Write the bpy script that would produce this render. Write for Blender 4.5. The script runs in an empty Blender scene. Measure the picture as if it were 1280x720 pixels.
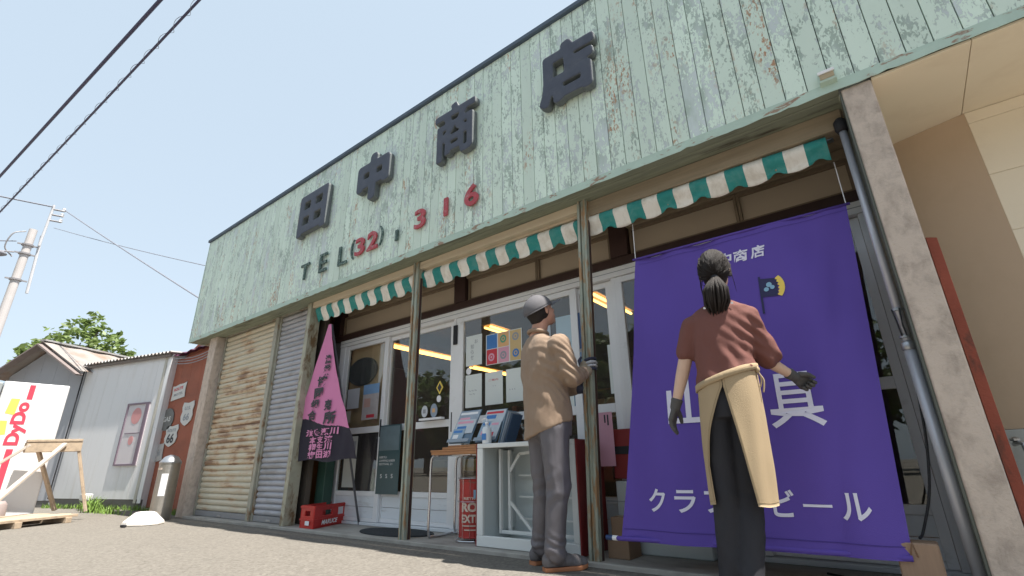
import bpy, bmesh, math, random
from math import sin, cos, pi, radians
from mathutils import Vector, Matrix, noise
S = bpy.context.scene
COL = S.collection
rnd = random.Random(7)

# ------------------------------------------------------------------ camera
cam_d = bpy.data.cameras.new('camera')
cam = bpy.data.objects.new('camera', cam_d)
COL.objects.link(cam)
cam_d.sensor_width = 36.0
cam_d.lens = 36.0 * 607.0 / 1280.0
cam_d.clip_start = 0.05
cam_d.clip_end = 2000
YAW, PITCH, ROLL = 0.657, 0.351, -0.018
fw = Vector((-sin(YAW) * cos(PITCH), cos(YAW) * cos(PITCH), sin(PITCH)))
rt = Vector((cos(YAW), sin(YAW), 0))
up = rt.cross(fw)
r2 = cos(ROLL) * rt + sin(ROLL) * up
u2 = -sin(ROLL) * rt + cos(ROLL) * up
mw = Matrix((r2, u2, -fw)).transposed().to_4x4()
mw.translation = Vector((0, -3.0552, 0.6))
cam.matrix_world = mw
S.camera = cam
# ------------------------------------------------------------------ light
SUN = Vector((0.42, 0.035, 1.0)).normalized()
el = math.asin(SUN.z)
az = math.atan2(SUN.x, SUN.y)
W = bpy.data.worlds.new('World')
S.world = W
W.use_nodes = True
wn = W.node_tree.nodes
wl = W.node_tree.links
bg = wn['Background']
sky = wn.new('ShaderNodeTexSky')
sky.sky_type = 'NISHITA'
sky.sun_disc = False
sky.sun_elevation = el
sky.sun_rotation = az
sky.air_density = 1.0
sky.dust_density = 1.2
sky.ozone_density = 1.5
# thin summer haze veiling the whole sky: the sky colour is partly desaturated, everywhere alike
hs = wn.new('ShaderNodeHueSaturation')
hs.inputs['Saturation'].default_value = 0.50
wl.new(sky.outputs['Color'], hs.inputs['Color'])
hz = wn.new('ShaderNodeMix'); hz.data_type = 'RGBA'
hz.inputs[0].default_value = 0.93
hz.inputs[7].default_value = (0.70, 0.86, 1.01, 1)
wl.new(hs.outputs['Color'], hz.inputs[6])
wl.new(hz.outputs[2], bg.inputs['Color'])
bg.inputs['Strength'].default_value = 0.15
sl = bpy.data.lights.new('sun', 'SUN')
sl.energy = 2.0
sl.angle = radians(0.6)
sl.color = (1.0, 0.95, 0.87)
so = bpy.data.objects.new('sun', sl)
so.rotation_euler = SUN.to_track_quat('Z', 'Y').to_euler()
so.location = (0, 0, 30)
COL.objects.link(so)
S.view_settings.view_transform = 'Standard'
S.view_settings.look = 'None'
S.view_settings.exposure = 2.4
S.view_settings.gamma = 1.0

# ------------------------------------------------------------------ helpers
ORG = {}
def tag(o, label=None, cat=None, group=None, kind=None):
    if label: o['label'] = label
    if cat: o['category'] = cat
    if group: o['group'] = group
    if kind: o['kind'] = kind
    return o
def thing(name, label, cat, loc=(0, 0, 0), group=None):
    o = bpy.data.objects.new(name, None)
    o.empty_display_size = 0.1
    COL.objects.link(o)
    o.location = loc
    ORG[o] = Vector(loc)
    return tag(o, label, cat, group)
def link(name, me, mat, parent=None, loc=(0, 0, 0)):
    o = bpy.data.objects.new(name, me)
    COL.objects.link(o)
    if mat is not None and len(me.materials) == 0:
        me.materials.append(mat)
    if parent is not None:
        o.parent = parent
        ORG[o] = ORG.get(parent, Vector((0, 0, 0))) + Vector(loc)
    else:
        ORG[o] = Vector(loc)
    o.location = loc
    return o
class MB:
    def __init__(s): s.v = []; s.f = []; s.mi = []; s.cur = 0
    def add(s, vs, fs):
        b = len(s.v); s.v += [Vector(p) for p in vs]
        s.f += [tuple(i + b for i in f) for f in fs]; s.mi += [s.cur] * len(fs)
        return s
    def box(s, x0, x1, y0, y1, z0, z1):
        return s.add([(x0, y0, z0), (x1, y0, z0), (x1, y1, z0), (x0, y1, z0), (x0, y0, z1), (x1, y0, z1), (x1, y1, z1), (x0, y1, z1)],
                     [(0, 3, 2, 1), (4, 5, 6, 7), (0, 1, 5, 4), (1, 2, 6, 5), (2, 3, 7, 6), (3, 0, 4, 7)])
    def obox(s, c, ax, ay, az_, hx, hy, hz):
        c = Vector(c); P = []
        for sz in (-1, 1):
            for sx, sy in ((-1, -1), (1, -1), (1, 1), (-1, 1)):
                P.append(c + Vector(ax) * hx * sx + Vector(ay) * hy * sy + Vector(az_) * hz * sz)
        return s.add(P, [(0, 3, 2, 1), (4, 5, 6, 7), (0, 1, 5, 4), (1, 2, 6, 5), (2, 3, 7, 6), (3, 0, 4, 7)])
    def beam(s, a, b, w, h, upv=(0, 0, 1)):
        a = Vector(a); b = Vector(b); d = (b - a); L = d.length; d.normalize()
        x = d.cross(Vector(upv))
        if x.length < 1e-4: x = d.cross(Vector((1, 0, 0)))
        x.normalize(); y = x.cross(d)
        return s.obox((a + b) / 2, x, y, d, w / 2, h / 2, L / 2)
    def prism(s, pts, ex):           # closed polygon pts extruded by vector ex
        n = len(pts); P = [Vector(p) for p in pts]; E = Vector(ex)
        return s.add(P + [p + E for p in P], [tuple(range(n))[::-1], tuple(range(n, 2 * n))] + [(i, (i + 1) % n, n + (i + 1) % n, n + i) for i in range(n)])
    def rings(s, R, cap=True, close=True):
        n = len(R[0]); b = len(s.v)
        vs = [p for r in R for p in r]; fs = []
        for k in range(len(R) - 1):
            for i in range(n if close else n - 1):
                j = (i + 1) % n
                fs.append((k * n + i, k * n + j, (k + 1) * n + j, (k + 1) * n + i))
        if cap:
            fs.append(tuple(range(n))[::-1]); fs.append(tuple((len(R) - 1) * n + i for i in range(n)))
        return s.add(vs, fs)
    def tube(s, pts, r, n=8, cap=True):
        pts = [Vector(p) for p in pts]; R = []
        rr = r if isinstance(r, (list, tuple)) else [r] * len(pts)
        px = None
        for i, p in enumerate(pts):
            d = (pts[min(i + 1, len(pts) - 1)] - pts[max(i - 1, 0)])
            if d.length < 1e-9: d = Vector((0, 0, 1))
            d.normalize()
            if px is None:
                px = d.cross(Vector((0, 0, 1)))
                if px.length < 1e-3: px = Vector((1, 0, 0))
            px = px - d * px.dot(d); px.normalize(); py = d.cross(px)
            R.append([p + (px * cos(2 * pi * k / n) + py * sin(2 * pi * k / n)) * rr[i] for k in range(n)])
        return s.rings(R, cap)
    def lathe(s, c, prof, n=20, cap=True):
        c = Vector(c)
        return s.rings([[c + Vector((r * cos(2 * pi * k / n), r * sin(2 * pi * k / n), z)) for k in range(n)] for r, z in prof], cap)
    def ell(s, c, r, rot=None, n=16, m=10):
        c = Vector(c); R = []
        for i in range(1, m):
            t = pi * i / m
            ring = []
            for k in range(n):
                p = Vector((r[0] * sin(t) * cos(2 * pi * k / n), r[1] * sin(t) * sin(2 * pi * k / n), -r[2] * cos(t)))
                if rot: p = rot @ p
                ring.append(c + p)
            R.append(ring)
        b = len(s.v); s.rings(R, False)
        bot = Vector((0, 0, -r[2])); top = Vector((0, 0, r[2]))
        if rot: bot = rot @ bot; top = rot @ top
        s.v += [c + bot, c + top]; ib = len(s.v) - 2; it = len(s.v) - 1
        for k in range(n):
            j = (k + 1) % n
            s.f.append((ib, b + j, b + k)); s.mi.append(s.cur)
            o = b + (m - 2) * n
            s.f.append((it, o + k, o + j)); s.mi.append(s.cur)
        return s
    def cap(s, a, b, ra, rb, n=14):     # tapered capsule
        a = Vector(a); b = Vector(b); d = b - a; L = max(d.length, 1e-5); d.normalize()
        pts = []; rr = []
        for t in (90, 60, 35, 15): pts.append(a - d * ra * sin(radians(t))); rr.append(max(ra * cos(radians(t)), 1e-4))
        pts.append(a); rr.append(ra); pts.append(b); rr.append(rb)
        for t in (15, 35, 60, 90): pts.append(b + d * rb * sin(radians(t))); rr.append(max(rb * cos(radians(t)), 1e-4))
        px = d.cross(Vector((0, 0, 1)))
        if px.length < 1e-2: px = d.cross(Vector((1, 0, 0)))
        px.normalize(); py = d.cross(px)
        return s.rings([[p + (px * cos(2 * pi * k / n) + py * sin(2 * pi * k / n)) * r for k in range(n)] for p, r in zip(pts, rr)], True)
    def mesh(s, name, off=Vector((0, 0, 0)), bevel=0, smooth=False, mats=None, recalc=True):
        me = bpy.data.meshes.new(name)
        me.from_pydata([tuple(v - off) for v in s.v], [], s.f)
        if mats:
            for m in mats: me.materials.append(m)
            me.polygons.foreach_set('material_index', s.mi)
        if recalc or bevel:
            bm = bmesh.new(); bm.from_mesh(me)
            if recalc: bmesh.ops.recalc_face_normals(bm, faces=bm.faces)
            if bevel:
                es = [e for e in bm.edges if len(e.link_faces) == 2 and e.calc_face_angle(0) > 0.6]
                bmesh.ops.bevel(bm, geom=es, offset=bevel, segments=1, affect='EDGES', clamp_overlap=True)
            bm.to_mesh(me); bm.free()
        if smooth: me.polygons.foreach_set('use_smooth', [True] * len(me.polygons))
        me.update()
        return me
    def build(s, name, mat, parent=None, bevel=0, smooth=False, mats=None, recalc=True):
        off = ORG[parent] if parent is not None else Vector((0, 0, 0))
        return link(name, s.mesh(name, off, bevel, smooth, mats, recalc), mat, parent)
def bx(name, mat, parent, x0, x1, y0, y1, z0, z1, bevel=0.0):
    return MB().box(x0, x1, y0, y1, z0, z1).build(name, mat, parent, bevel)

# text: the built-in vector font, turned into mesh
_tc = {}
def text_mesh(body, bold=0.0, extrude=0.0, shear=0.0):
    k = (body, bold, extrude, shear)
    if k in _tc: return _tc[k]
    cu = bpy.data.curves.new('t', 'FONT'); cu.body = body; cu.offset = bold; cu.extrude = extrude; cu.shear = shear
    cu.resolution_u = 4
    o = bpy.data.objects.new('t', cu); COL.objects.link(o)
    bpy.context.view_layer.update()
    dg = bpy.context.evaluated_depsgraph_get()
    me = bpy.data.meshes.new_from_object(o.evaluated_get(dg))
    V = [v.co.copy() for v in me.vertices]; F = [tuple(p.vertices) for p in me.polygons]
    bpy.data.objects.remove(o); bpy.data.curves.remove(cu); bpy.data.meshes.remove(me)
    x0 = min(v.x for v in V); x1 = max(v.x for v in V); y0 = min(v.y for v in V); y1 = max(v.y for v in V)
    # normalised: x,y in 0..1 of the ink box, z depth kept in em
    V = [Vector(((v.x - x0) / (x1 - x0), (v.y - y0) / max(y1 - y0, 1e-6), v.z)) for v in V]
    _tc[k] = (V, F, (x1 - x0) / max(y1 - y0, 1e-6))
    return _tc[k]
def add_text(mb, body, f, bold=0.0, extrude=0.0, shear=0.0):   # f maps (a,b,depth) -> point
    V, F, asp = text_mesh(body, bold, extrude, shear)
    mb.add([f(v.x, v.y, v.z) for v in V], F)
def wall_text(mb, body, x0, x1, z0, z1, y, bold=0.0, th=0.0, shear=0.0):
    add_text(mb, body, lambda a, b, c: Vector((x0 + (x1 - x0) * a, y - (c * 10 * th if th else 0), z0 + (z1 - z0) * b)), bold, 0.1 if th else 0.0, shear)

# voxel-remeshed organic body
def organic(mb, voxel, smooth=3, name='body', disp=None, off=Vector((0, 0, 0)), cut=None):
    me = mb.mesh(name)
    o = bpy.data.objects.new('tmp', me); COL.objects.link(o)
    m = o.modifiers.new('r', 'REMESH'); m.mode = 'VOXEL'; m.voxel_size = voxel; m.adaptivity = 0
    if smooth:
        m2 = o.modifiers.new('s', 'SMOOTH'); m2.factor = 0.5; m2.iterations = smooth
    bpy.context.view_layer.update()
    dg = bpy.context.evaluated_depsgraph_get()
    out = bpy.data.meshes.new_from_object(o.evaluated_get(dg))
    bpy.data.objects.remove(o)
    out.name = name
    nv = [v.normal.copy() for v in out.vertices]
    for v, n in zip(out.vertices, nv):
        if disp:
            v.co = v.co + n * disp(v.co, n)
        v.co = v.co - off
    out.polygons.foreach_set('use_smooth', [True] * len(out.polygons))
    out.materials.clear()
    out.update()
    return out

# ------------------------------------------------------------------ materials
_m = {}
def nodes_of(name):
    m = bpy.data.materials.new(name); m.use_nodes = True
    nt = m.node_tree
    return m, nt.nodes, nt.links, nt.nodes['Principled BSDF']
def coords(n, l, scale=(1, 1, 1), obj=False):
    if obj:
        g = n.new('ShaderNodeTexCoord'); out = g.outputs['Object']
    else:
        g = n.new('ShaderNodeNewGeometry'); out = g.outputs['Position']
    mp = n.new('ShaderNodeMapping'); mp.inputs['Scale'].default_value = scale
    l.new(out, mp.inputs['Vector'])
    return mp.outputs['Vector']
def noise_n(n, l, vec, scale, detail=5, rough=0.55, dist=0.0):
    t = n.new('ShaderNodeTexNoise'); t.inputs['Scale'].default_value = scale
    t.inputs['Detail'].default_value = detail; t.inputs['Roughness'].default_value = rough
    t.inputs['Distortion'].default_value = dist
    l.new(vec, t.inputs['Vector'])
    return t.outputs['Fac']
def ramp(n, l, fac, a, b, ca=(0, 0, 0, 1), cb=(1, 1, 1, 1)):
    r = n.new('ShaderNodeValToRGB'); r.color_ramp.elements[0].position = a; r.color_ramp.elements[1].position = b
    r.color_ramp.elements[0].color = ca; r.color_ramp.elements[1].color = cb
    l.new(fac, r.inputs['Fac'])
    return r.outputs['Color']
def mixc(n, l, fac, a, b, mode='MIX'):
    x = n.new('ShaderNodeMix'); x.data_type = 'RGBA'; x.blend_type = mode
    for s, v in ((x.inputs[0], fac), (x.inputs[6], a), (x.inputs[7], b)):
        if isinstance(v, (int, float)): s.default_value = v
        elif isinstance(v, (tuple, list)): s.default_value = (*v[:3], 1)
        else: l.new(v, s)
    return x.outputs[2]
def M(name, col, rough=0.6, var=0.15, scale=5, bump=0.15, bscale=60, metal=0.0, dirt=None, dirt_amt=(0.55, 0.7), dscale=(3, 3, 3), stretch=(1, 1, 1), spec=0.4, obj=False, randv=0.0, sheen=0.0, coat=0.0):
    if name in _m: return _m[name]
    m, n, l, p = nodes_of(name)
    v = coords(n, l, stretch, obj)
    f = noise_n(n, l, v, scale, 6, 0.6)
    c = mixc(n, l, f, tuple(x * (1 - var) for x in col), tuple(min(1, x * (1 + var)) for x in col))
    if dirt:
        v2 = coords(n, l, dscale, obj)
        f2 = ramp(n, l, noise_n(n, l, v2, 1.0, 8, 0.65, 0.3), *dirt_amt)
        c = mixc(n, l, f2, c, dirt)
    if randv:
        oi = n.new('ShaderNodeObjectInfo')
        mr = n.new('ShaderNodeMapRange'); mr.inputs[3].default_value = 1 - randv; mr.inputs[4].default_value = 1 + randv
        l.new(oi.outputs['Random'], mr.inputs[0])
        c = mixc(n, l, 1.0, c, mr.outputs[0], 'MULTIPLY')
    l.new(c, p.inputs['Base Color'])
    p.inputs['Roughness'].default_value = rough; p.inputs['Metallic'].default_value = metal
    p.inputs['Specular IOR Level'].default_value = spec
    if coat: p.inputs['Coat Weight'].default_value = coat
    if sheen: p.inputs['Sheen Weight'].default_value = sheen
    if bump:
        b = n.new('ShaderNodeBump'); b.inputs['Strength'].default_value = bump; b.inputs['Distance'].default_value = 0.01
        l.new(noise_n(n, l, v, bscale, 4, 0.6), b.inputs['Height']); l.new(b.outputs['Normal'], p.inputs['Normal'])
    _m[name] = m
    return m
def paint_peel(name, base, base2, patch, dark, rust, amt=0.5, board=True):
    m, n, l, p = nodes_of(name)
    oi = n.new('ShaderNodeObjectInfo')
    g = n.new('ShaderNodeNewGeometry')
    off = n.new('ShaderNodeVectorMath'); off.operation = 'MULTIPLY_ADD'
    comb = n.new('ShaderNodeCombineXYZ')
    l.new(oi.outputs['Random'], comb.inputs[0]); l.new(oi.outputs['Random'], comb.inputs[2])
    l.new(comb.outputs[0], off.inputs[0]); off.inputs[1].default_value = (13.0, 0, 27.0); l.new(g.outputs['Position'], off.inputs[2])
    def mp(sc, v):
        q = n.new('ShaderNodeMapping'); q.inputs['Scale'].default_value = sc; l.new(v, q.inputs['Vector']); return q.outputs[0]
    V = off.outputs[0]
    fine = noise_n(n, l, mp((58, 58, 26), V), 1.0, 6, 0.6, 0.8)
    mid = noise_n(n, l, mp((15, 15, 5.0), V), 1.0, 5, 0.6, 0.4)
    big = noise_n(n, l, mp((1.3, 1.3, 1.1), g.outputs['Position']), 1.0, 3, 0.5)
    add = n.new('ShaderNodeMath'); add.operation = 'MULTIPLY_ADD'; l.new(mid, add.inputs[0]); add.inputs[1].default_value = 0.9
    l.new(fine, add.inputs[2])
    add2 = n.new('ShaderNodeMath'); add2.operation = 'MULTIPLY_ADD'; l.new(big, add2.inputs[0]); add2.inputs[1].default_value = 0.45; l.new(add.outputs[0], add2.inputs[2])
    # per-board wear
    w = n.new('ShaderNodeMath'); w.operation = 'MULTIPLY_ADD'; l.new(oi.outputs['Random'], w.inputs[0]); w.inputs[1].default_value = 0.14; l.new(add2.outputs[0], w.inputs[2])
    t = 1.33 - 0.22 * amt
    mask = ramp(n, l, w.outputs[0], 0.0, 1.0)
    mr = n.new('ShaderNodeMapRange'); mr.inputs[1].default_value = t; mr.inputs[2].default_value = t + 0.035; l.new(w.outputs[0], mr.inputs[0])
    c0 = mixc(n, l, noise_n(n, l, mp((5, 5, 1.2), V), 1.0, 5, 0.6), base, base2)
    pc = mixc(n, l, ramp(n, l, noise_n(n, l, mp((8, 8, 3), V), 1.0, 3, 0.5), 0.42, 0.6), patch, dark)
    c = mixc(n, l, mr.outputs[0], c0, pc)
    # darker rim along the flake edges
    rim = n.new('ShaderNodeMapRange'); rim.inputs[1].default_value = t - 0.02; rim.inputs[2].default_value = t; l.new(w.outputs[0], rim.inputs[0])
    inv = n.new('ShaderNodeMath'); inv.operation = 'SUBTRACT'; l.new(rim.outputs[0], inv.inputs[0]); l.new(mr.outputs[0], inv.inputs[1]); inv.use_clamp = True
    rimf = n.new('ShaderNodeMath'); rimf.operation = 'MULTIPLY'; l.new(inv.outputs[0], rimf.inputs[0]); rimf.inputs[1].default_value = 0.45
    c = mixc(n, l, rimf.outputs[0], c, dark)
    rf = n.new('ShaderNodeMath'); rf.operation = 'MULTIPLY'
    l.new(ramp(n, l, noise_n(n, l, mp((3.5, 3.5, 1.1), V), 1.0, 2, 0.5), 0.57, 0.68), rf.inputs[0])
    l.new(ramp(n, l, noise_n(n, l, mp((50, 50, 22), V), 1.0, 5, 0.6), 0.52, 0.6), rf.inputs[1])
    c = mixc(n, l, rf.outputs[0], c, rust)
    mr2 = n.new('ShaderNodeMapRange'); mr2.inputs[3].default_value = 0.90; mr2.inputs[4].default_value = 1.07
    l.new(oi.outputs['Random'], mr2.inputs[0])
    c = mixc(n, l, 1.0, c, mr2.outputs[0], 'MULTIPLY')
    l.new(c, p.inputs['Base Color'])
    p.inputs['Roughness'].default_value = 0.6
    b = n.new('ShaderNodeBump'); b.inputs['Strength'].default_value = 0.5; b.inputs['Distance'].default_value = 0.003; b.invert = True
    l.new(mr.outputs[0], b.inputs['Height']); l.new(b.outputs['Normal'], p.inputs['Normal'])
    return m
def glass_mat(name, tint=(0.8, 0.85, 0.83), refl=1.0):
    m, n, l, p = nodes_of(name)
    n.remove(p); out = n['Material Output']
    tr = n.new('ShaderNodeBsdfTransparent'); tr.inputs[0].default_value = (*tint, 1)
    gl = n.new('ShaderNodeBsdfGlossy'); gl.inputs['Roughness'].default_value = 0.01
    lw = n.new('ShaderNodeFresnel')
    gg = n.new('ShaderNodeNewGeometry'); im = n.new('ShaderNodeMapRange'); im.inputs[3].default_value = 1.52; im.inputs[4].default_value = 1 / 1.52
    l.new(gg.outputs['Backfacing'], im.inputs[0]); l.new(im.outputs[0], lw.inputs['IOR'])
    mu = n.new('ShaderNodeMath'); mu.operation = 'MULTIPLY'; mu.inputs[1].default_value = refl; mu.use_clamp = True
    l.new(lw.outputs[0], mu.inputs[0])
    mx = n.new('ShaderNodeMixShader'); l.new(mu.outputs[0], mx.inputs[0]); l.new(tr.outputs[0], mx.inputs[1]); l.new(gl.outputs[0], mx.inputs[2])
    # dust film on the pane
    df = n.new('ShaderNodeBsdfDiffuse'); df.inputs[0].default_value = (0.5, 0.48, 0.45, 1)
    m2 = n.new('ShaderNodeMixShader'); m2.inputs[0].default_value = 0.035
    l.new(mx.outputs[0], m2.inputs[1]); l.new(df.outputs[0], m2.inputs[2])
    l.new(m2.outputs[0], out.inputs['Surface'])
    return m
def emit(name, col, s):
    m, n, l, p = nodes_of(name)
    p.inputs['Emission Color'].default_value = (*col, 1); p.inputs['Emission Strength'].default_value = s
    p.inputs['Base Color'].default_value = (*col, 1)
    return m

mint = paint_peel('mint_peeling_paint', (0.63, 0.76, 0.66), (0.70, 0.82, 0.72), (0.55, 0.62, 0.62), (0.37, 0.46, 0.40), (0.44, 0.25, 0.14), 0.10)
mint_trim = M('mint_trim', (0.44, 0.56, 0.48), 0.6, 0.2, 7, 0.3, 40, dirt=(0.30, 0.20, 0.14), dirt_amt=(0.57, 0.63), dscale=(9, 9, 24))
green_wood = M('stained_green_wood', (0.24, 0.26, 0.19), 0.8, 0.5, 3, 0.4, 30, stretch=(0.8, 12, 12), dirt=(0.06, 0.05, 0.035), dscale=(1.2, 14, 14))
brown_soffit = M('brown_soffit', (0.29, 0.235, 0.165), 0.8, 0.35, 3, 0.3, 30, stretch=(0.8, 10, 10))
cream_beam = M('cream_beam', (0.60, 0.50, 0.37), 0.7, 0.15, 3, 0.25, 30, stretch=(0.6, 8, 8), dirt=(0.25, 0.17, 0.1), dirt_amt=(0.6, 0.8), dscale=(1.0, 9, 9))
cap_blue = M('dark_cap', (0.07, 0.10, 0.14), 0.55, 0.2, 6, 0.1)
navy_letter = M('letter_navy', (0.060, 0.068, 0.095), 0.55, 0.25, 9, 0.2, 30, dirt=(0.085, 0.092, 0.115), dirt_amt=(0.5, 0.75), dscale=(8, 8, 8))
letter_side = M('letter_edge', (0.12, 0.135, 0.14), 0.6, 0.25, 14, 0.2, 30)
red_digit = M('digit_red', (0.42, 0.06, 0.075), 0.5, 0.25, 14, 0.2, dirt=(0.45, 0.22, 0.22), dirt_amt=(0.52, 0.66), dscale=(25, 25, 25))
black_digit = M('digit_black', (0.05, 0.09, 0.08), 0.6, 0.4, 20, 0.2, dirt=(0.25, 0.33, 0.29), dirt_amt=(0.5, 0.62), dscale=(30, 30, 30))
concrete_pillar = M('old_concrete', (0.56, 0.47, 0.40), 0.9, 0.12, 8, 0.5, 90, dirt=(0.40, 0.33, 0.28), dirt_amt=(0.45, 0.68), dscale=(16, 16, 11))
white_alu = M('white_aluminium', (0.80, 0.80, 0.81), 0.4, 0.05, 5, 0.03, dirt=(0.42, 0.40, 0.36), dirt_amt=(0.6, 0.85), dscale=(3, 3, 6))
white_panel = M('kick_panel_white', (0.74, 0.77, 0.80), 0.45, 0.06, 4, 0.03, dirt=(0.36, 0.34, 0.3), dirt_amt=(0.6, 0.8), dscale=(2, 2, 9))
brown_frame = M('brown_frame', (0.055, 0.03, 0.026), 0.5, 0.3, 10, 0.1)
door_glass = glass_mat('door_glass', (0.93, 0.95, 0.93), 1.5)
metal_rust = M('corroded_green_steel', (0.33, 0.36, 0.30), 0.55, 0.4, 6, 0.4, 50, metal=0.1, stretch=(5, 5, 1.0), dirt=(0.34, 0.20, 0.10), dirt_amt=(0.49, 0.60), dscale=(26, 26, 5))
steel = M('galvanised_steel', (0.42, 0.43, 0.45), 0.35, 0.15, 10, 0.05, metal=0.8)
chrome = M('chrome_tube', (0.6, 0.6, 0.62), 0.2, 0.05, 10, 0.0, metal=1.0)
dark_rubber = M('dark_rubber', (0.03, 0.03, 0.035), 0.7, 0.2, 30, 0.3)
paper = M('paper_white', (0.70, 0.74, 0.72), 0.7, 0.03, 5, 0.0)
ink = M('print_black', (0.05, 0.05, 0.06), 0.7, 0.1, 9, 0.0)
ink_red = M('print_red', (0.60, 0.05, 0.07), 0.6, 0.1, 9, 0.0)
ink_pink = M('print_pink', (0.70, 0.35, 0.45), 0.6, 0.1, 9, 0.0)
ink_blue = M('print_blue', (0.06, 0.20, 0.50), 0.6, 0.15, 9, 0.0)
ink_orange = M('print_orange', (0.72, 0.42, 0.2), 0.6, 0.1, 9, 0.0)
ink_yellow = M('print_yellow', (0.85, 0.62, 0.12), 0.6, 0.1, 9, 0.0)
ink_green = M('print_green', (0.1, 0.35, 0.22), 0.6, 0.1, 9, 0.0)
ink_grey = M('print_grey', (0.3, 0.32, 0.35), 0.6, 0.1, 9, 0.0)
ink_white = M('print_white', (0.82, 0.82, 0.84), 0.6, 0.03, 9, 0.0)
wood_pale = M('weathered_pale_wood', (0.46, 0.36, 0.26), 0.8, 0.25, 3, 0.4, 40, stretch=(4, 4, 4), dirt=(0.28, 0.22, 0.17), dirt_amt=(0.5, 0.75), dscale=(9, 9, 9))
wood_orange = M('orange_wood', (0.42, 0.20, 0.09), 0.55, 0.25, 4, 0.2, 40, stretch=(2, 14, 14))
wood_brown = M('brown_wood', (0.20, 0.11, 0.06), 0.7, 0.3, 4, 0.3, 40, stretch=(10, 10, 2))
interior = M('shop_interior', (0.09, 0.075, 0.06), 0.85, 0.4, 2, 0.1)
red_paint = M('dark_red_paint', (0.23, 0.03, 0.03), 0.45, 0.2, 5, 0.1)
black_mat = M('plain_black', (0.02, 0.02, 0.024), 0.7, 0.2, 10, 0.1)

# ------------------------------------------------------------------ ground
def ground_material():
    m, n, l, p = nodes_of('pale_worn_asphalt')
    v = coords(n, l)
    big = noise_n(n, l, v, 0.7, 5, 0.6)
    grav = n.new('ShaderNodeTexVoronoi'); grav.inputs['Scale'].default_value = 60; l.new(v, grav.inputs['Vector'])
    gc = ramp(n, l, grav.outputs['Color'], 0.1, 0.9, (0.11, 0.10, 0.086, 1), (0.27, 0.247, 0.215, 1))
    c = mixc(n, l, big, (0.150, 0.137, 0.120), (0.195, 0.178, 0.156))
    c = mixc(n, l, 0.5, c, gc)
    st = ramp(n, l, noise_n(n, l, v, 2.3, 7, 0.7, 0.4), 0.58, 0.7)
    sf = n.new('ShaderNodeMath'); sf.operation = 'MULTIPLY'; l.new(st, sf.inputs[0]); sf.inputs[1].default_value = 0.35
    c = mixc(n, l, sf.outputs[0], c, (0.14, 0.13, 0.117))
    cv = n.new('ShaderNodeTexVoronoi'); cv.feature = 'DISTANCE_TO_EDGE'; cv.inputs['Scale'].default_value = 0.42
    wv = n.new('ShaderNodeVectorMath'); wv.operation = 'MULTIPLY_ADD'
    nc = n.new('ShaderNodeTexNoise'); nc.inputs['Scale'].default_value = 3.0; nc.inputs['Detail'].default_value = 6; l.new(v, nc.inputs['Vector'])
    l.new(nc.outputs['Color'], wv.inputs[0]); wv.inputs[1].default_value = (0.35, 0.35, 0); l.new(v, wv.inputs[2]); l.new(wv.outputs[0], cv.inputs['Vector'])
    ck = n.new('ShaderNodeMapRange'); ck.inputs[1].default_value = 0.004; ck.inputs[2].default_value = 0.0015; l.new(cv.outputs['Distance'], ck.inputs[0])
    ckm = n.new('ShaderNodeMath'); ckm.operation = 'MULTIPLY'; ckm.inputs[1].default_value = 0.22; l.new(ck.outputs[0], ckm.inputs[0])
    c = mixc(n, l, ckm.outputs[0], c, (0.07, 0.062, 0.055))
    l.new(c, p.inputs['Base Color']); p.inputs['Roughness'].default_value = 0.92; p.inputs['Specular IOR Level'].default_value = 0.2
    b = n.new('ShaderNodeBump'); b.inputs['Strength'].default_value = 0.7; b.inputs['Distance'].default_value = 0.006
    l.new(noise_n(n, l, v, 110, 4, 0.7), b.inputs['Height']); l.new(b.outputs['Normal'], p.inputs['Normal'])
    return m
g = MB(); NX = 60
g.add([(-600, -600, 0), (600, -600, 0), (600, 600, 0), (-600, 600, 0)], [(0, 1, 2, 3)])
tag(g.build('ground', ground_material()), kind='structure')
slab_m = M('shop_slab_concrete', (0.40, 0.375, 0.34), 0.85, 0.15, 4, 0.4, 80, dirt=(0.27, 0.25, 0.22), dirt_amt=(0.45, 0.7), dscale=(3, 6, 3))
sb = MB().prism([(-8.4, -0.05, -0.05), (0.5, -0.05, -0.05), (0.5, 6.5, -0.05), (-8.4, 6.5, -0.05)], (0, 0, 0.078))
tag(sb.build('pavement', slab_m, bevel=0.006), kind='structure')

# ------------------------------------------------------------------ shop building
shop = thing('shop_building', 'old single-storey shop with peeling mint boarded front and rusty roller shutters', 'shop', (-4, 0, 0))
FX0, FX1, FZ0, FZ1 = -8.90, 2.35, 2.60, 4.37
FY = -0.16
pitch = 0.1152
bm_ = MB().box(-pitch / 2 + 0.0022, pitch / 2 - 0.0022, -0.012, 0.008, 0, FZ1 - FZ0).mesh('board', bevel=0.0025)
bm_.materials.append(mint)
x = 0.049
xs = []
k0 = int((FX0 - x) / pitch) - 1
for k in range(-78, 21):
    cx = x + pitch * k
    if FX0 + pitch / 2 < cx < FX1:
        o = link('fascia_board', bm_, None, shop, (cx + 4, FY + rnd.uniform(-0.0015, 0.0015), FZ0 - rnd.uniform(0, 0.004)))
bx('fascia_backing', M('backing_dark', (0.06, 0.08, 0.085), 0.8), shop, FX0 + 0.02, FX1, FY + 0.012, FY + 0.06, FZ0 - 0.0, FZ1)
bx('fascia_end_cap', mint_trim, shop, FX0 - 0.012, FX0 + 0.018, FY - 0.016, 3.0, FZ0 - 0.03, FZ1 - 0.003, 0.003)
bx('fascia_cap', cap_blue, shop, FX0 - 0.03, FX1, FY - 0.045, FY + 0.10, FZ1 + 0.001, FZ1 + 0.05, 0.006)
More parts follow.
